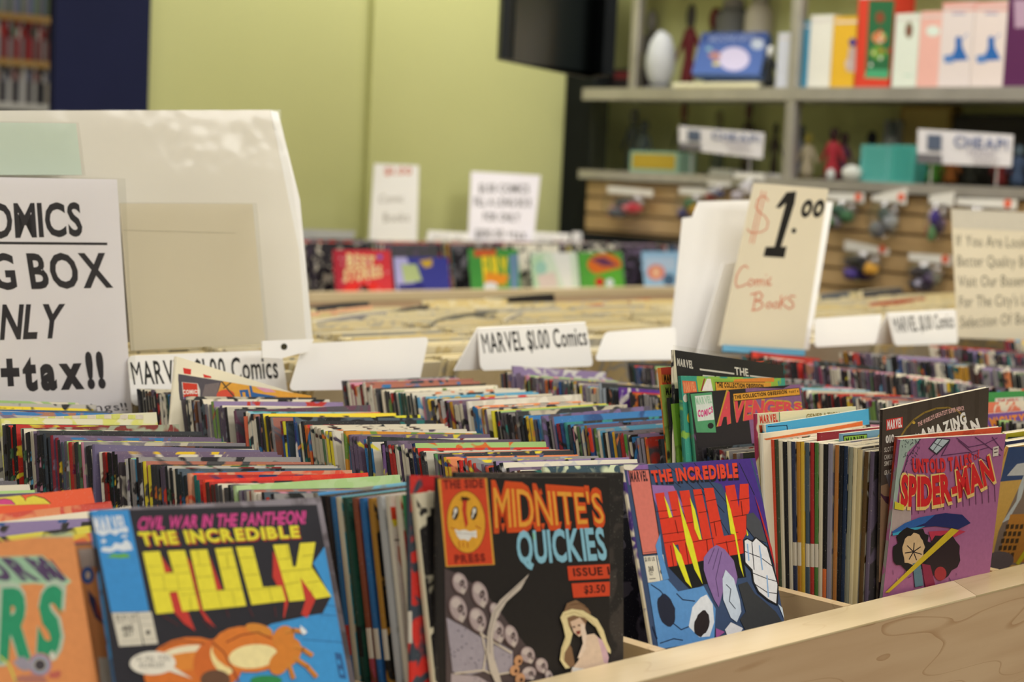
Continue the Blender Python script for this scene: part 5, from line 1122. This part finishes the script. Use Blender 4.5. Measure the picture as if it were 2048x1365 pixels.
o = header([(1775, 627), (1912, 620), (1916, 688), (1790, 692)], 1.56, 'white header card with small black lettering at right', 'MARVEL $1.00 Comics', ((1790, 666), (1908, 655), (1784, 636), (1905, 628)), [(1775, 627), (1912, 620), (1742, 690)])
# white folded board behind the price card
o, A, _ = panel('folded_board', 'tall white folded board standing behind the dollar price card', 'board', [(1398, 403), (1512, 400), (1530, 480), (1470, 715), (1338, 716), (1366, 436), (1386, 434)], 1.645, 1.61, .002, CARD, ref=((1398, 403), (1512, 400), (1338, 716)))
mb = MB(); P = [at(1500, 402, 'Y', 1.66), at(1666, 404, 'Y', 1.68), at(1640, 560, 'Y', 1.64), at(1618, 700, 'Y', 1.60), at(1450, 700, 'Y', 1.60)]
mb.prism(P, V3((.0005, .002, 0))); mb.build('rear_leaf', CARD, o)
mb = MB(); P = [at(1447, 527, 'Y', 1.595), at(1500, 520, 'Y', 1.60), at(1490, 715, 'Y', 1.58), at(1392, 715, 'Y', 1.58)]
mb.prism(P, V3((.0005, .002, 0))); mb.build('inner_leaf', CARD, o)
o, A, _ = panel('price_card', 'cream price card with a bold black 1.00 and orange handwriting', 'sign', [(1508, 366), (1657, 378), (1607, 702), (1438, 692)], 1.58, 1.555, .0012, CREAMCARD)
z = Zm(1200, 340, 2.415)
RD = 'dd6a48'
A.line(z((812, 150), (800, 130), (780, 128), (760, 145), (752, 180), (770, 205), (795, 222), (812, 250), (805, 285), (780, 300), (745, 305), (722, 300), (712, 285)), 2, RD); A.line(z((782, 100), (724, 352)), 1.8, RD); A.line(z((800, 105), (740, 355)), 1.8, RD)
A.poly(z((900, 108), (948, 104), (940, 160), (874, 372), (902, 370), (890, 425), (788, 418), (800, 372), (842, 372), (898, 160), (868, 185), (848, 182)), '211f20')
A.ell(*z((936, 294))[0], 4.5, 5.5, '211f20', .4)
for cx, cy in ((999, 187), (1056, 187)):
    A.ell(*z((cx, cy))[0], 10.5, 19, '211f20', .35); A.ell(*z((cx, cy+1))[0], 3.6, 8, 'ebe1c4', .35)
A.line(z((715, 475), (700, 462), (680, 475), (660, 510), (654, 545), (662, 568), (690, 560), (710, 550)), 2.2, RD)
A.line(z((725, 530), (715, 550), (722, 562), (740, 552), (742, 535), (728, 528)), 2, RD)
A.line(z((752, 530), (752, 560)), 2, RD); A.line(z((753, 538), (766, 530), (770, 560)), 2, RD); A.line(z((771, 538), (784, 530), (790, 560)), 2, RD)
A.line(z((802, 530), (804, 558)), 2, RD); A.ell(*z((802, 508))[0], 1.2, 1.2, RD); A.line(z((826, 520), (812, 540), (815, 558), (828, 552)), 2, RD)
A.line(z((752, 598), (740, 675)), 2.2, RD); A.line(z((728, 602), (770, 590), (785, 608), (775, 625), (750, 632), (782, 640), (785, 660), (765, 675), (732, 680)), 2.2, RD)
for cx in (815, 848): A.line(z((cx, 640), (cx-14, 655), (cx-6, 668), (cx+12, 660), (cx+10, 642), (cx, 640)), 2, RD)
A.line(z((875, 608), (868, 672)), 2.2, RD); A.line(z((902, 612), (874, 642), (902, 666)), 2.2, RD); A.line(z((942, 612), (922, 608), (910, 625), (930, 640), (935, 660), (915, 672), (902, 665)), 2.2, RD)
A.build('handwriting', o)
o, A, _ = panel('blue_card', 'blue edged card lying at the foot of the dollar price card', 'card', [(1446, 690), (1610, 700), (1610, 712), (1446, 703)], 1.545, 1.535, .003, mat('teal_card', '2f7896', .5)[0])
# right hand handwritten card
o, A, _ = panel('notice_card', 'cream handwritten notice card at the right edge about the basement', 'sign', [(1903, 418), (2200, 432), (2230, 690), (1916, 676)], 1.60, 1.57, .0015, CREAMCARD)
A.poly([(1903.5, 418.5), (2200, 432), (2203, 470), (1905, 456)], 'd9d2c2')
for i, t_ in enumerate(('If You Are Looking For', 'Better Quality Books', 'Visit Our Basement', "For The City's Largest", 'Selection Of Books')):
    y = 492+i*41; x = 1913+i*2; w_ = {0: 200, 1: 172, 2: 165, 3: 185, 4: 160}[i]
    A.text(t_, (x, y), (x+w_, y+6-i*4), (x, y-22), (x+w_, y-16-i*4), '6f6a5c', 'r')
A.build('handwriting', o)
# signs on the wall bin
GW = 'signs standing in the wall bin'
o, A, _ = panel('price_card', 'narrow white price card with faded red figures against the green wall', 'sign', [(749, 327), (838, 331), (834, 487), (738, 487)], 3.74, 3.70, .002, CARD, None, GW)
z = Zm(560, 280, 2.73)
A.text('$1.00', *z((570, 190), (718, 190)), *z((570, 148), (718, 150)), 'dd8a78', 'b'); A.text('Comic', *z((535, 345), (675, 340)), *z((545, 300), (675, 298)), 'a8a094', 'r'); A.text('Books', *z((565, 450), (705, 445)), *z((565, 400), (705, 395)), 'a39b90', 'r')
A.build('handwriting', o)
o, A, _ = panel('paper_notice', 'white printed notice standing against the green wall', 'sign', [(943, 343), (1081, 351), (1066, 492), (936, 490)], 3.74, 3.70, .002, PAPER, None, GW)
for t_, a, c, yb, yt in (('$1.00 COMICS', 1085, 1360, 285, 240), ('FILL A LONG BOX', 1060, 1375, 360, 315), ('FOR ONLY', 1110, 1310, 440, 398), ('$100.00 +tax', 1065, 1345, 535, 488)):
    A.text(t_, *z((a, yb), (c, yb+6)), *z((a, yt), (c, yt+6)), '6f6c6c', 'b')
A.build('printed_text', o)
for i, (q, lab) in enumerate([([(857, 461), (937, 466), (934, 492), (853, 490)], 'small white header card left of the printed wall notice'), ([(1066, 464), (1140, 468), (1138, 494), (1064, 490)], 'small white header card right of the printed wall notice'),
        ([(1146, 464), (1225, 468), (1223, 496), (1144, 494)], 'small white header card beside the black post')]):
    o, A, _ = panel('header_card', lab, 'sign', q, 3.69, 3.68, .002, CARD, None, 'small header cards in the wall bin')
    x0, y0 = q[0]; A.text('MARVEL $1.00', (x0+8, y0+18), (x0+68, y0+21), (x0+8, y0+8), (x0+68, y0+11), '7c7976', 'r'); A.build('printed_text', o)
o, A, _ = panel('header_card', 'grey blank header card at the left end of the wall bin', 'sign', [(600, 458), (712, 462), (700, 496), (600, 494)], 3.69, 3.68, .002, mat('grey_card', 'a8a8a6', .6)[0], None, 'small header cards in the wall bin')

# ============================================================ hanging screen
a = at(1008, 116, 'Z', 1.60); c = at(1192, 157, 'Z', 1.60); e = at(1228, 150, 'Z', 1.60)
t = empty('television', (a+c)*.5+V3((0, 0, 0)), 'black television hung high in front of the lime wall', 'television')
ORIG[t.name] = (a+c)*.5
dn = (c-a).normalized(); nn = V3((-dn.y, dn.x, 0))
mb = MB(); mb.prism([a+dn*.02, c-dn*.01, c+nn*.01, e+dn*.0, e+nn*.03, c+nn*.03, a+dn*.06+nn*.04, a+dn*.01+nn*.012], V3((0, 0, .62))); mb.build('housing', BLACK, t)
mb = MB(); mb.prism([a+dn*.05-nn*.003, c-dn*.03-nn*.003, c-dn*.03+nn*.001, a+dn*.05+nn*.001], V3((0, 0, .56))); o = mb.build('screen', mat('dark_screen', '1f2423', .3)[0], t); 
mb = MB(); m_ = (a+c)*.5+nn*.1; mb.box((m_.x-.03, m_.y-.03, m_.z+.5), (m_.x+.03, m_.y+.03, 2.9)); mb.build('ceiling_bracket', BLACK, t)

# ============================================================ far DVD shelf behind the navy wall
YS = 7.0
sx0, sx1 = at(-160, 100, 'Y', YS).x, at(112, 100, 'Y', YS).x
dv = empty('media_shelf', ((sx0+sx1)/2, YS+.1, 0), 'honey oak wall shelf holding disc cases, far left', 'shelf')
zs = [at(60, y, 'Y', YS).z for y in (30, 121, 208)]
SHW = {}
for i, zz in enumerate(zs):
    mb = MB(); mb.box((sx0, YS, zz-.028), (sx1, YS+.22, zz)); mb.build('shelf_board', OAK if i < 2 else SHELFWHITE, dv)
mb = MB(); mb.box((sx0, YS+.22, .1), (sx1+.02, YS+.24, 2.6)); mb.build('back_panel', NAVY, dv)
mb = MB(); mb.box((sx1, YS, .1), (sx1+.02, YS+.22, 2.6)); mb.build('side_panel', OAK, dv)
DC = ['b8b4b0', 'c8402f', 'd8d2cc', '6a6468', 'b03038', '8a90b0', 'a8a090', '4a4446', '3f4048', 'b8c0c8', '7f9a80', 'c9a0a0', '55504e', 'd9d6d2', '9a6a6a']
for i, zz in enumerate(zs):
    x = sx0+.005; n = 0
    lvl = ('topmost', 'middle', 'lowest')[i]; dsc = {0: 'upper', 1: 'middle', 2: 'lower'}[i]
    while x < sx1-.02:
        T = rnd.choice([.016, .018, .024]); hh = rnd.uniform(.165, .19); n += 1
        mb = MB(); c_ = DC[(n*5+i*4) % len(DC)]; y0 = YS+.02+rnd.uniform(0, .02)
        mb.bbox((x, y0, zz), (x+T-.001, y0+.135, zz+hh), .002, c_); 
        mb.box((x+.002, y0-.0008, zz+hh*.55), (x+T-.003, y0+.0004, zz+hh*.8), DC[(n*3+i) % len(DC)])
        o = mb.build('disc_case', INK); tag(o, 'disc case, %s from the left on the %s oak shelf' % (ordn(n), dsc), 'disc case', 'disc cases on the %s far shelf' % dsc); x += T

# ============================================================ display shelves on the right wall
XS = 3.9
sh = empty('display_shelf', (4.07, 1.9, 1.3), 'grey metal display shelving with glass fronts above the slatted wall', 'shelf')
ZL, ZU = 1.376, 1.625
for nm, z1, th, y0, y1, m_ in (('lower_shelf', ZL, .022, .2, 3.72, GREYM), ('upper_shelf', ZU, .030, .2, 3.72, GREYM), ('top_shelf', 2.08, .03, .2, 3.72, GREYM)):
    mb = MB(); mb.box((XS, y0, z1-th), (4.17, y1, z1)); mb.build(nm, m_, sh)
    mb = MB(); mb.box((XS-.006, y0, z1-th-.004), (XS, y1, z1+.001)); mb.build('shelf_lip', ALU, sh)
mb = MB(); mb.box((4.17, .2, ZL), (4.18, 3.72, 2.6)); mb.build('back_panel', GREEN, sh)  # added panel, its lighter green brightens the dark shelf interior
for y in (1.25, 2.93):
    mb = MB(); mb.bbox((XS-.004, y-.016, ZL), (XS+.03, y+.016, 2.08), .003); mb.build('upright', ALU, sh)
mb = MB(); mb.bbox((XS+.1, 3.6, ZU), (XS+.13, 3.63, 2.08), .003); mb.build('upright', ALU, sh)
for y0, y1 in ((1.28, 2.1), (2.1, 2.9), (2.96, 3.70)):
    mb = MB(); mb.box((XS+.012, y0+.004, ZL+.002), (XS+.016, y1-.004, ZU-.034)); mb.build('glass_door', GLASS, sh)
# slatted wall under it
sl = empty('slat_wall', (3.95, 1.9, .3), 'oak slatted wall panel under the display shelves', 'wall panel')
mb = MB(); mb.box((3.93, -.5, .3), (XW, 3.70, ZL-.03)); mb.build('backing', SLATD, sl)
zz = ZL-.03
while zz > .85:
    mb = MB(); mb.prism([V3((3.916, -.5, zz-.046)), V3((3.93, -.5, zz-.049)), V3((3.93, -.5, zz)), V3((3.916, -.5, zz-.003))], V3((0, 4.20, 0))); mb.build('slat', SLAT, sl); zz -= .052
mb = MB(); mb.box((3.89, 3.0, 1.155), (3.9155, 3.69, 1.185)); mb.build('ledge', BLACKP, sl)

def on_shelf(px0, px1, ytop, zb, X=XS+.03):
    """y-extent and height of a thing on a shelf seen between two photo columns"""
    a = at(px0, ytop, 'X', X); c = at(px1, ytop, 'X', X); return c.y, a.y, (a.z+c.z)/2-zb
GB = 'boxed figures on the upper display shelf'
def pbox(px0, px1, ytop, col, label, dep=.09, draw=None, X=XS+.02):
    y0, y1, hgt = on_shelf(px0, px1, ytop, ZU, X)
    mb = MB(); mb.box((X, y0+.001, ZU+.0006), (X+dep, y1-.001, ZU+hgt), col)
    o = mb.build('boxed_figure', INK); tag(o, label, 'box', GB)
    fl = MB(); fl.box((X-.0006, y0+.004, ZU+hgt-.018), (X-.0001, y1-.004, ZU+hgt-.012), 'd9d2cc'); fl.build('box_flap', INK, o)
    if draw: A = Art(V3((X, y0, ZU)), V3((-1, 0, 0))); draw(A); A.build('box_print', o)
pbox(1557, 1600, 65, 'cdd0dc', 'small pale lilac box, first of the boxes on the upper shelf')
pbox(1600, 1622, 42, '3a94b8', 'narrow turquoise box between the lilac and the white one')
pbox(1622, 1668, 30, 'e6e4d8', 'plain white box right of the turquoise one')
def dr(A): A.ell(1705, 85, 7, 9, '4a3a8a'); A.poly([(1698, 95), (1712, 95), (1710, 145), (1692, 142)], 'c0a8a0'); A.ell(1696, 128, 6, 9, 'c8b8b4')
pbox(1668, 1718, 33, 'e4b434', 'golden yellow box with a small purple and pink picture', .09, dr)
def dr(A):
    A.poly([(1738, 0), (1790, 0), (1778, 152), (1730, 152)], '2f6a44'); A.ell(1760, 35, 9, 12, '8a4a30'); A.ell(1758, 75, 14, 12, 'd88a5a'); A.ell(1756, 105, 17, 15, '6a9a3a', jag=.2); A.poly([(1735, 138), (1778, 140), (1776, 158), (1728, 156)], '4fa878')
    for q in range(10): A.ell(random.uniform(1738, 1778), random.uniform(60, 140), 3, 4, random.choice(['e8d8a0', 'c83a2a', 'd8dcd0', '8ac06a']))
pbox(1718, 1790, -18, 'd8442f', 'tall red box with a green window picture', .10, dr)
def dr(A): A.ell(1818, 60, 8, 17, '8f8a70', .05); A.ell(1818, 62, 5, 12, '7a4034'); A.line([(1808, 150), (1822, 152)], 3, 'b8d4c4')
pbox(1792, 1842, 27, 'dfe6d8', 'slim white box with a small oval picture', .09, dr)
def dr(A): A.ell(1866, 62, 14, 11, 'dce8dc')
pbox(1842, 1886, 22, 'eab4a8', 'pale pink box with a round white label', .09, dr)
def bluefig(cx):
    def dr(A):
        A.poly([(cx-31, 5), (cx+34, 5), (cx+33, 22), (cx-31, 22)], 'e6a49a'); A.line([(cx-10, 27), (cx+12, 27)], 5, 'a8a8c0')
        A.poly([(cx-6, 75), (cx+6, 75), (cx+8, 95), (cx+20, 120), (cx-16, 122), (cx-6, 95)], '2f68b0'); A.ell(cx, 78, 5, 6, '2f68b0'); A.poly([(cx-30, 112), (cx-12, 108), (cx-10, 126), (cx-28, 126)], '5a84c0'); A.line([(cx+6, 80), (cx+18, 68)], 2, '5a84c0')
    return dr
pbox(1886, 1951, 4, 'e2d6d2', 'white and pink box with a blue dress picture, left of two', .10, bluefig(1917))
pbox(1951, 2018, 3, 'e4d6d0', 'white and pink box with a blue dress picture, right of two', .10, bluefig(1982))
def dr(A): A.poly([(2028, 0), (2100, 0), (2100, 52), (2030, 56)], 'b89ab0')
pbox(2018, 2110, -22, '5c2a54', 'dark purple box at the right edge', .12, dr)
# blue picture box leaning back, on a cream box
y0, y1, _ = on_shelf(1350, 1520, 150, ZU)
mb = MB(); mb.box((XS+.02, y0, ZU+.0005), (XS+.22, y1, ZU+.018), 'e6e2c4'); o = mb.build('board_game_box', INK); tag(o, 'flat cream box lying under the blue picture box on the upper shelf', 'box')
l = MB(); l.box((XS+.0194, y0+.01, ZU+.004), (XS+.0199, y1-.01, ZU+.006), 'b8a860'); l.build('box_seam', INK, o)
P = [at(1383, 147, 'X', XS+.05), at(1520, 150, 'X', XS+.05), None, at(1404, 66, 'X', XS+.13)]
n = (P[1]-P[0]).cross(P[3]-P[0]).normalized(); n = n if n.x < 0 else -n
P[2] = hit(1535, 64, P[0], n)
mb = MB(); mb.prism([p-n*.03 for p in P], n*.03, '4a64a4'); o = mb.build('picture_box', INK); tag(o, 'blue picture box with a white moon shape, tilted back on the upper shelf', 'box')
A = Art(P[0], n); A.poly([(1405, 68), (1532, 66), (1528, 84), (1400, 86)], '3a4f8c'); A.text('MOONLIGHT', (1418, 84), (1508, 80), (1420, 72), (1510, 69), '8a98c4', 'b'); A.ell(1468, 118, 31, 24, 'c4bcd8'); A.ell(1430, 112, 12, 9, 'a87a7a', jag=.2); A.ell(1432, 128, 7, 4, 'd0c060'); A.ell(1418, 98, 6, 4, '8ab0b8'); A.ell(1515, 88, 13, 11, 'b4bccc'); A.build('box_print', o)
# small figures and trinkets
def toy(px, ytop, zb, cols, label, X=XS+.1, wd=None, kind='figurine', shape=0):
    a = at(px, ytop, 'X', X); H = a.z-zb; R = wd or H*.22; mb = MB(); o0 = V3((a.x, a.y, zb+.0006))
    root = empty(kind, o0, label, 'toy')
    mb.lathe(o0, [(R*1.0, 0), (R*1.05, H*.04), (R*.9, H*.05)], 14, cols[-1]); mb.build('stand', INK, root)
    mb = MB()
    if shape == 0:
        mb.lathe(o0, [(R*.55, H*.05), (R*.62, H*.2), (R*.4, H*.42), (R*.62, H*.6), (R*.5, H*.7), (R*.2, H*.74)], 12, cols[0]); mb.build('body', INK, root, smooth=True)
        mb = MB(); mb.ball(o0+V3((0, 0, H*.86)), R*.42, R*.42, H*.14, 12, 8, cols[1]); mb.build('head', INK, root, smooth=True)
        mb = MB()
        for s_ in (-1, 1): mb.lathe(o0+V3((0, s_*R*.55, H*.64)), [(R*.16, 0), (R*.13, H*.2), (R*.1, H*.32)], 8, cols[0], 0, V3((0, s_*.45, -1)))
        mb.build('arms', INK, root)
    elif shape == 1:
        mb.ball(o0+V3((0, 0, H*.5)), R, R, H*.48, 14, 10, cols[0], 0, .06, rnd); mb.build('body', INK, root, smooth=True)
    else:
        mb.lathe(o0, [(R*.8, H*.05), (R, H*.3), (R*.95, H*.9), (R*.6, H)], 14, cols[0]); mb.build('body', INK, root, smooth=True)
        mb = MB(); mb.lathe(o0+V3((0, 0, H)), [(R*.62, -.002), (R*.62, H*.08), (R*.3, H*.1)], 12, cols[1]); mb.build('lid', INK, root)
    return root
toy(1325, 60, ZU, ['c4c6c8', 'dcdcdc', '8a8a8c'], 'silvery white robot like toy left of the blue picture box', XS+.08, .045, shape=1)
toy(1305, 20, ZU, ['55524c', '8a8680', '3a3836'], 'grey figurine behind the silvery toy', XS+.24, .04)
toy(1432, 15, ZU, ['3a3a34', '6a2a2c', '2c2c2a'], 'dark figurine with a red head left of the picture box', XS+.26, .045)
toy(1385, 8, ZU, ['7a2f34', '5a5550', '3c3a34'], 'dull red figurine behind the blue picture box', XS+.27, .04)
toy(1520, 10, ZU, ['b8b09c', '9c9684', '4a483c'], 'cream canister behind the tilted picture box', XS+.24, .045, shape=2)
toy(1470, 15, ZU, ['6a6a66', '8f8a86', '2f2e2a'], 'grey canister behind the tilted picture box', XS+.27, .06, shape=2)
toy(1542, 92, ZU, ['2a2c2e', 'e0e0dc', '2a2a2a'], 'small black figurine with a shiny white head beside the lilac box', XS+.05, .025)
mb = MB(); a = at(1255, 120, 'X', XS+.14); mb.bbox((a.x, a.y-.09, ZU+.0005), (a.x+.1, a.y+.09, ZU+.07), .01, '2a2422'); o = mb.build('toy_case', INK); tag(o, 'dark low case on the upper shelf next to the television', 'box')
l = MB(); l.box((a.x-.001, a.y-.05, ZU+.04), (a.x, a.y+.05, ZU+.06), '6a2a28'); l.build('case_label', INK, o)
for i, (px, yt, cols, lab, X, R) in enumerate([(1270, 215, ['3a4048', '4a4a52', '2f342c'], 'slate blue figurine at the left of the lower shelf', XS+.16, .035), (1290, 240, ['55606a', '3f444c', '3a4038'], 'grey blue figurine beside the slate one on the lower shelf', XS+.14, .035),
        (1370, 205, ['4a4236', '7a3a30', '2f342c'], 'brown figurine with a red head behind the left shelf sign', XS+.22, .03), (1440, 220, ['6a7468', '8a8460', '3a4038'], 'sage green figurine behind the left shelf sign', XS+.22, .035),
        (1500, 200, ['4a3a30', '5a2a2c', '2f342c'], 'dark red figurine behind the left shelf sign', XS+.24, .03), (1553, 245, ['3a2c28', '2a2422', '3a4038'], 'black haired figurine left of the metal upright', XS+.15, .02),
        (1605, 250, ['6a7080', '4a5058', '8a7a40'], 'blue grey figurine just right of the metal upright', XS+.10, .025), (1618, 265, ['c4b49a', '9a8a3a', '6a5a3a'], 'figurine with mustard hair right of the metal upright', XS+.08, .03),
        (1670, 255, ['b02f3c', '3a2024', '5a3a4a'], 'crimson figurine with dark hair on the lower shelf', XS+.07, .035), (1690, 265, ['6a3a5a', '4a2a34', '4a3a40'], 'plum figurine beside the crimson one', XS+.12, .03),
        (1745, 262, ['4a4a4c', '1c1a1c', '3a3c3a'], 'black haired figurine above the teal basket', XS+.17, .035), (1785, 240, ['a8a8a4', '6a6c6e', '4a4c4a'], 'grey figurine above the teal basket', XS+.18, .03),
        (1870, 300, ['4f8a2c', '3a6a24', '3a3c2a'], 'leaf green figurine under the right shelf sign', XS+.12, .035), (1905, 300, ['9a5a24', '7a4420', '3a342a'], 'rust figurine under the right shelf sign', XS+.12, .03),
        (1945, 310, ['2c2c26', '3a382c', '2a2a24'], 'dark figurine under the right shelf sign', XS+.14, .035), (2005, 300, ['8a2f30', '5a2424', '3a3030'], 'brick red figurine right of the right shelf sign', XS+.12, .03), (2040, 290, ['4a5a7a', '6a7a8a', '3a3c40'], 'blue figurine at the right end of the lower shelf', XS+.1, .03)]):
    toy(px, yt, ZL, cols, lab, X, R)
toy(1705, 330, ZL, ['e6e2dc', 'd9d4cc', 'b8b4ac'], 'round white trinket on the lower shelf', XS+.05, .028, 'trinket', 1)
toy(1662, 338, ZL, ['dcdcdc', 'd4d4d4', '8a8a8c'], 'small shiny trinket in front of the crimson figurine', XS+.03, .012, 'trinket', 1)
def lbox(px0, px1, yt, col, lab, X=XS+.05, dep=.08, nm='toy_box', col2=None):
    a = at(px0, yt, 'X', X); c = at(px1, yt, 'X', X); mb = MB(); zt = (a.z+c.z)/2
    mb.bbox((X, c.y, ZL+.0006), (X+dep, a.y, zt), .002, col); o = mb.build(nm, INK); tag(o, lab, 'box')
    if col2: l = MB(); l.box((X-.001, c.y+.012, ZL+.012), (X-.0002, a.y-.012, zt-.008), col2); l.build('box_front', INK, o)
lbox(1260, 1358, 303, '9fc4b0', 'mint edged yellow box on the lower shelf at left', col2='c9a83a')
lbox(1418, 1462, 338, 'dcdad4', 'small white box on the lower shelf under the sign', XS+.03, .05, col2='c8c49c')
lbox(1722, 1782, 290, '6fc0bc', 'teal plastic basket, left one on the lower shelf', XS+.06, .1, 'basket', '5aaea8')
lbox(1782, 1832, 290, '58b4ac', 'teal plastic basket, right one on the lower shelf', XS+.05, .1, 'basket', '48a49c')
lbox(1800, 1905, 212, 'a88a4a', 'tan cardboard box stacked at the back of the lower shelf', XS+.22, .1, col2='c4a865')
lbox(1908, 2060, 230, '2a2422', 'dark brown box behind the right shelf sign', XS+.2, .12, col2='35302c')
lbox(1768, 1800, 240, 'a8a8a4', 'grey slim box behind the teal baskets', XS+.2, .05, col2='8f8f8c')
lbox(1500, 1560, 348, 'd8d4d4', 'clear wrapped white packet left of the upright', XS+.02, .05, col2='c4bcbc')
def ssign(q, lab):
    P = [at(x, y, 'X', XS-.012) for x, y in q]; mb = MB(); mb.prism([p+V3((.003, 0, 0)) for p in P], V3((-.003, 0, 0)), 'e2dee0')
    o = mb.build('shelf_sign', INK); tag(o, lab, 'sign', 'white signs on the display shelf'); A = Art(P[0]-V3((.003, 0, 0)), V3((-1, 0, 0)))
    (x0, y0), (x1, y1), (x2, y2), (x3, y3) = q
    f = lambda u, v: (x0+(x1-x0)*u+(x3-x0)*v, y0+(y1-y0)*u+(y3-y0)*v)
    A.poly([f(.1, .14), f(.25, .14), f(.25, .6), f(.1, .6)], '5a6478'); A.poly([f(0, .72), f(.26, .72), f(.26, 1), f(0, 1)], '6f6c70')
    A.text('CHEAP!', f(.38, .45), f(.95, .45), f(.38, .14), f(.95, .14), '7c84a4', 'b'); A.text('TRADES', f(.52, .7), f(.82, .7), f(.52, .52), f(.82, .52), 'a8a0ac', 'r'); A.text('CREDIT', f(.58, .92), f(.86, .92), f(.58, .76), f(.86, .76), 'a8a0a4', 'r'); A.build('printed_text', o)
    mb = MB()
    for u in (.15, .85):
        p = P[3]*(1-u)+P[2]*u
        mb.box((p.x+.0035, p.y-.002, ZL), (p.x+.006, p.y+.002, p.z+.01), 'b0aca8')
    mb.build('wire_leg', INK, o)
ssign([(1358, 252), (1528, 266), (1524, 318), (1358, 298)], 'white shop sign on the lower shelf left of the metal upright')
ssign([(1836, 258), (2026, 270), (2022, 334), (1834, 326)], 'white shop sign on the lower shelf near the right edge')
# toys in bags and packets on the slat wall
def bag(cx, y0, w_, h_, cols, lab, tilt=0, stk=True):
    X = 3.895; a = at(cx-w_/2, y0, 'X', X); c = at(cx+w_/2, y0+tilt, 'X', X); f = at(cx, y0+h_, 'X', X); top = (a.z+c.z)/2; hh = top-f.z; wd = a.y-c.y; my = (a.y+c.y)/2
    root = empty('toy_bag', (X, my, f.z), lab, 'toy bag', 'bagged toys hanging on the slat wall')
    mb = MB(); mb.prism([V3((X-.004, c.y, top-hh*.26)), V3((X-.004, a.y, top-hh*.2)), V3((X-.004, a.y, a.z)), V3((X-.004, c.y, c.z))], V3((.004, 0, 0)), 'dedad0'); mb.build('header_card', INK, root)
    if stk: mb = MB(); mb.lathe(V3((X-.0045, c.y+wd*.14, top-hh*.10)), [(.011, 0), (.010, .001)], 14, 'e2684a', 0, V3((-1, 0, 0))); mb.build('price_sticker', INK, root)
    mb = MB(); mb.lathe(V3((X-.02, my, f.z)), [(wd*.30, 0), (wd*.46, hh*.2), (wd*.48, hh*.5), (wd*.40, hh*.8)], 14, 'ffffff'); 
    for i_ in range(len(mb.v)): mb.v[i_] = V3((X-.02+(mb.v[i_].x-X+.02)*.45, mb.v[i_].y, mb.v[i_].z))
    mb.build('bag', BAG, root, smooth=True)
    mb = MB()
    for q, c_ in enumerate(cols):
        an = q*2.4; r = wd*.2
        mb.ball(V3((X-.02+rnd.uniform(-.006, .006), my+math.cos(an)*r, f.z+hh*(.18+.16*(q % 3)))), wd*.14, wd*.19, hh*.17, 8, 6, c_, 0, .15, rnd)
    mb.build('toy_pieces', INK, root)
bag(1735, 480, 88, 82, ['5a4aa0', '2a2a2c', '1f1f22', '5aa080', 'd8a03a', '2c2024', '3a2a5a', '1c1c1e', '3a3040'], 'bag of purple and black toys hanging right of the price card', 18)
bag(1862, 506, 86, 78, ['3a3a44', '4a3a5a', '2a2a2c', 'b8b4c8', '6a6a5a', '3a2f3a', '4a4450', '2a2c30'], 'bag of grey and violet toys, lowest on the slat wall', 6)
bag(1780, 392, 70, 86, ['7a7c7a', '8f9296', '55605a', '6a6c70', '9a9c98'], 'bag of grey toys hanging in the upper row of the slat wall', -16)
bag(1885, 392, 50, 92, ['a83048', 'd8a8c8', '4a3a8a', '6a9a6a', '3a2a4a', 'c8b8c8'], 'bag of crimson and violet toys, upper row beside the notice card', -8, False)
bag(1690, 385, 80, 72, ['4a7a3a', '8a8fa8', '3a5a4a', 'a8a4b4', '3a6a44'], 'bag of green and lilac toys behind the price card edge', 2)
bag(1975, 396, 120, 78, ['b8b4ac', '8f8c88', 'c8c4bc'], 'wide bag half hidden behind the handwritten notice card', 4)
bag(1262, 372, 90, 66, ['c83a4a', 'd8808a', '3a3c44', '4a5058', 'b8283a'], 'red toy with a dark round middle in a packet near the post', 8, False)
bag(1390, 375, 60, 66, ['3a3f7c', 'b8902c', '3f6a4a', '2f2f5a'], 'packet of blue and mustard toys left of the price card', 2, False)
bag(1440, 362, 46, 40, ['a83a34', '3a3f6a', 'c4c4cc', '8a2a2c'], 'red and blue toy packet above the folded board', 3, False)
bag(1500, 345, 60, 60, ['c8c0c8', 'b8b0ac', 'd4d0d4'], 'pale toy packet above the price card', 2, False)
for px_, py_ in ((1735, 470), (1862, 500), (1780, 388)):
    pass
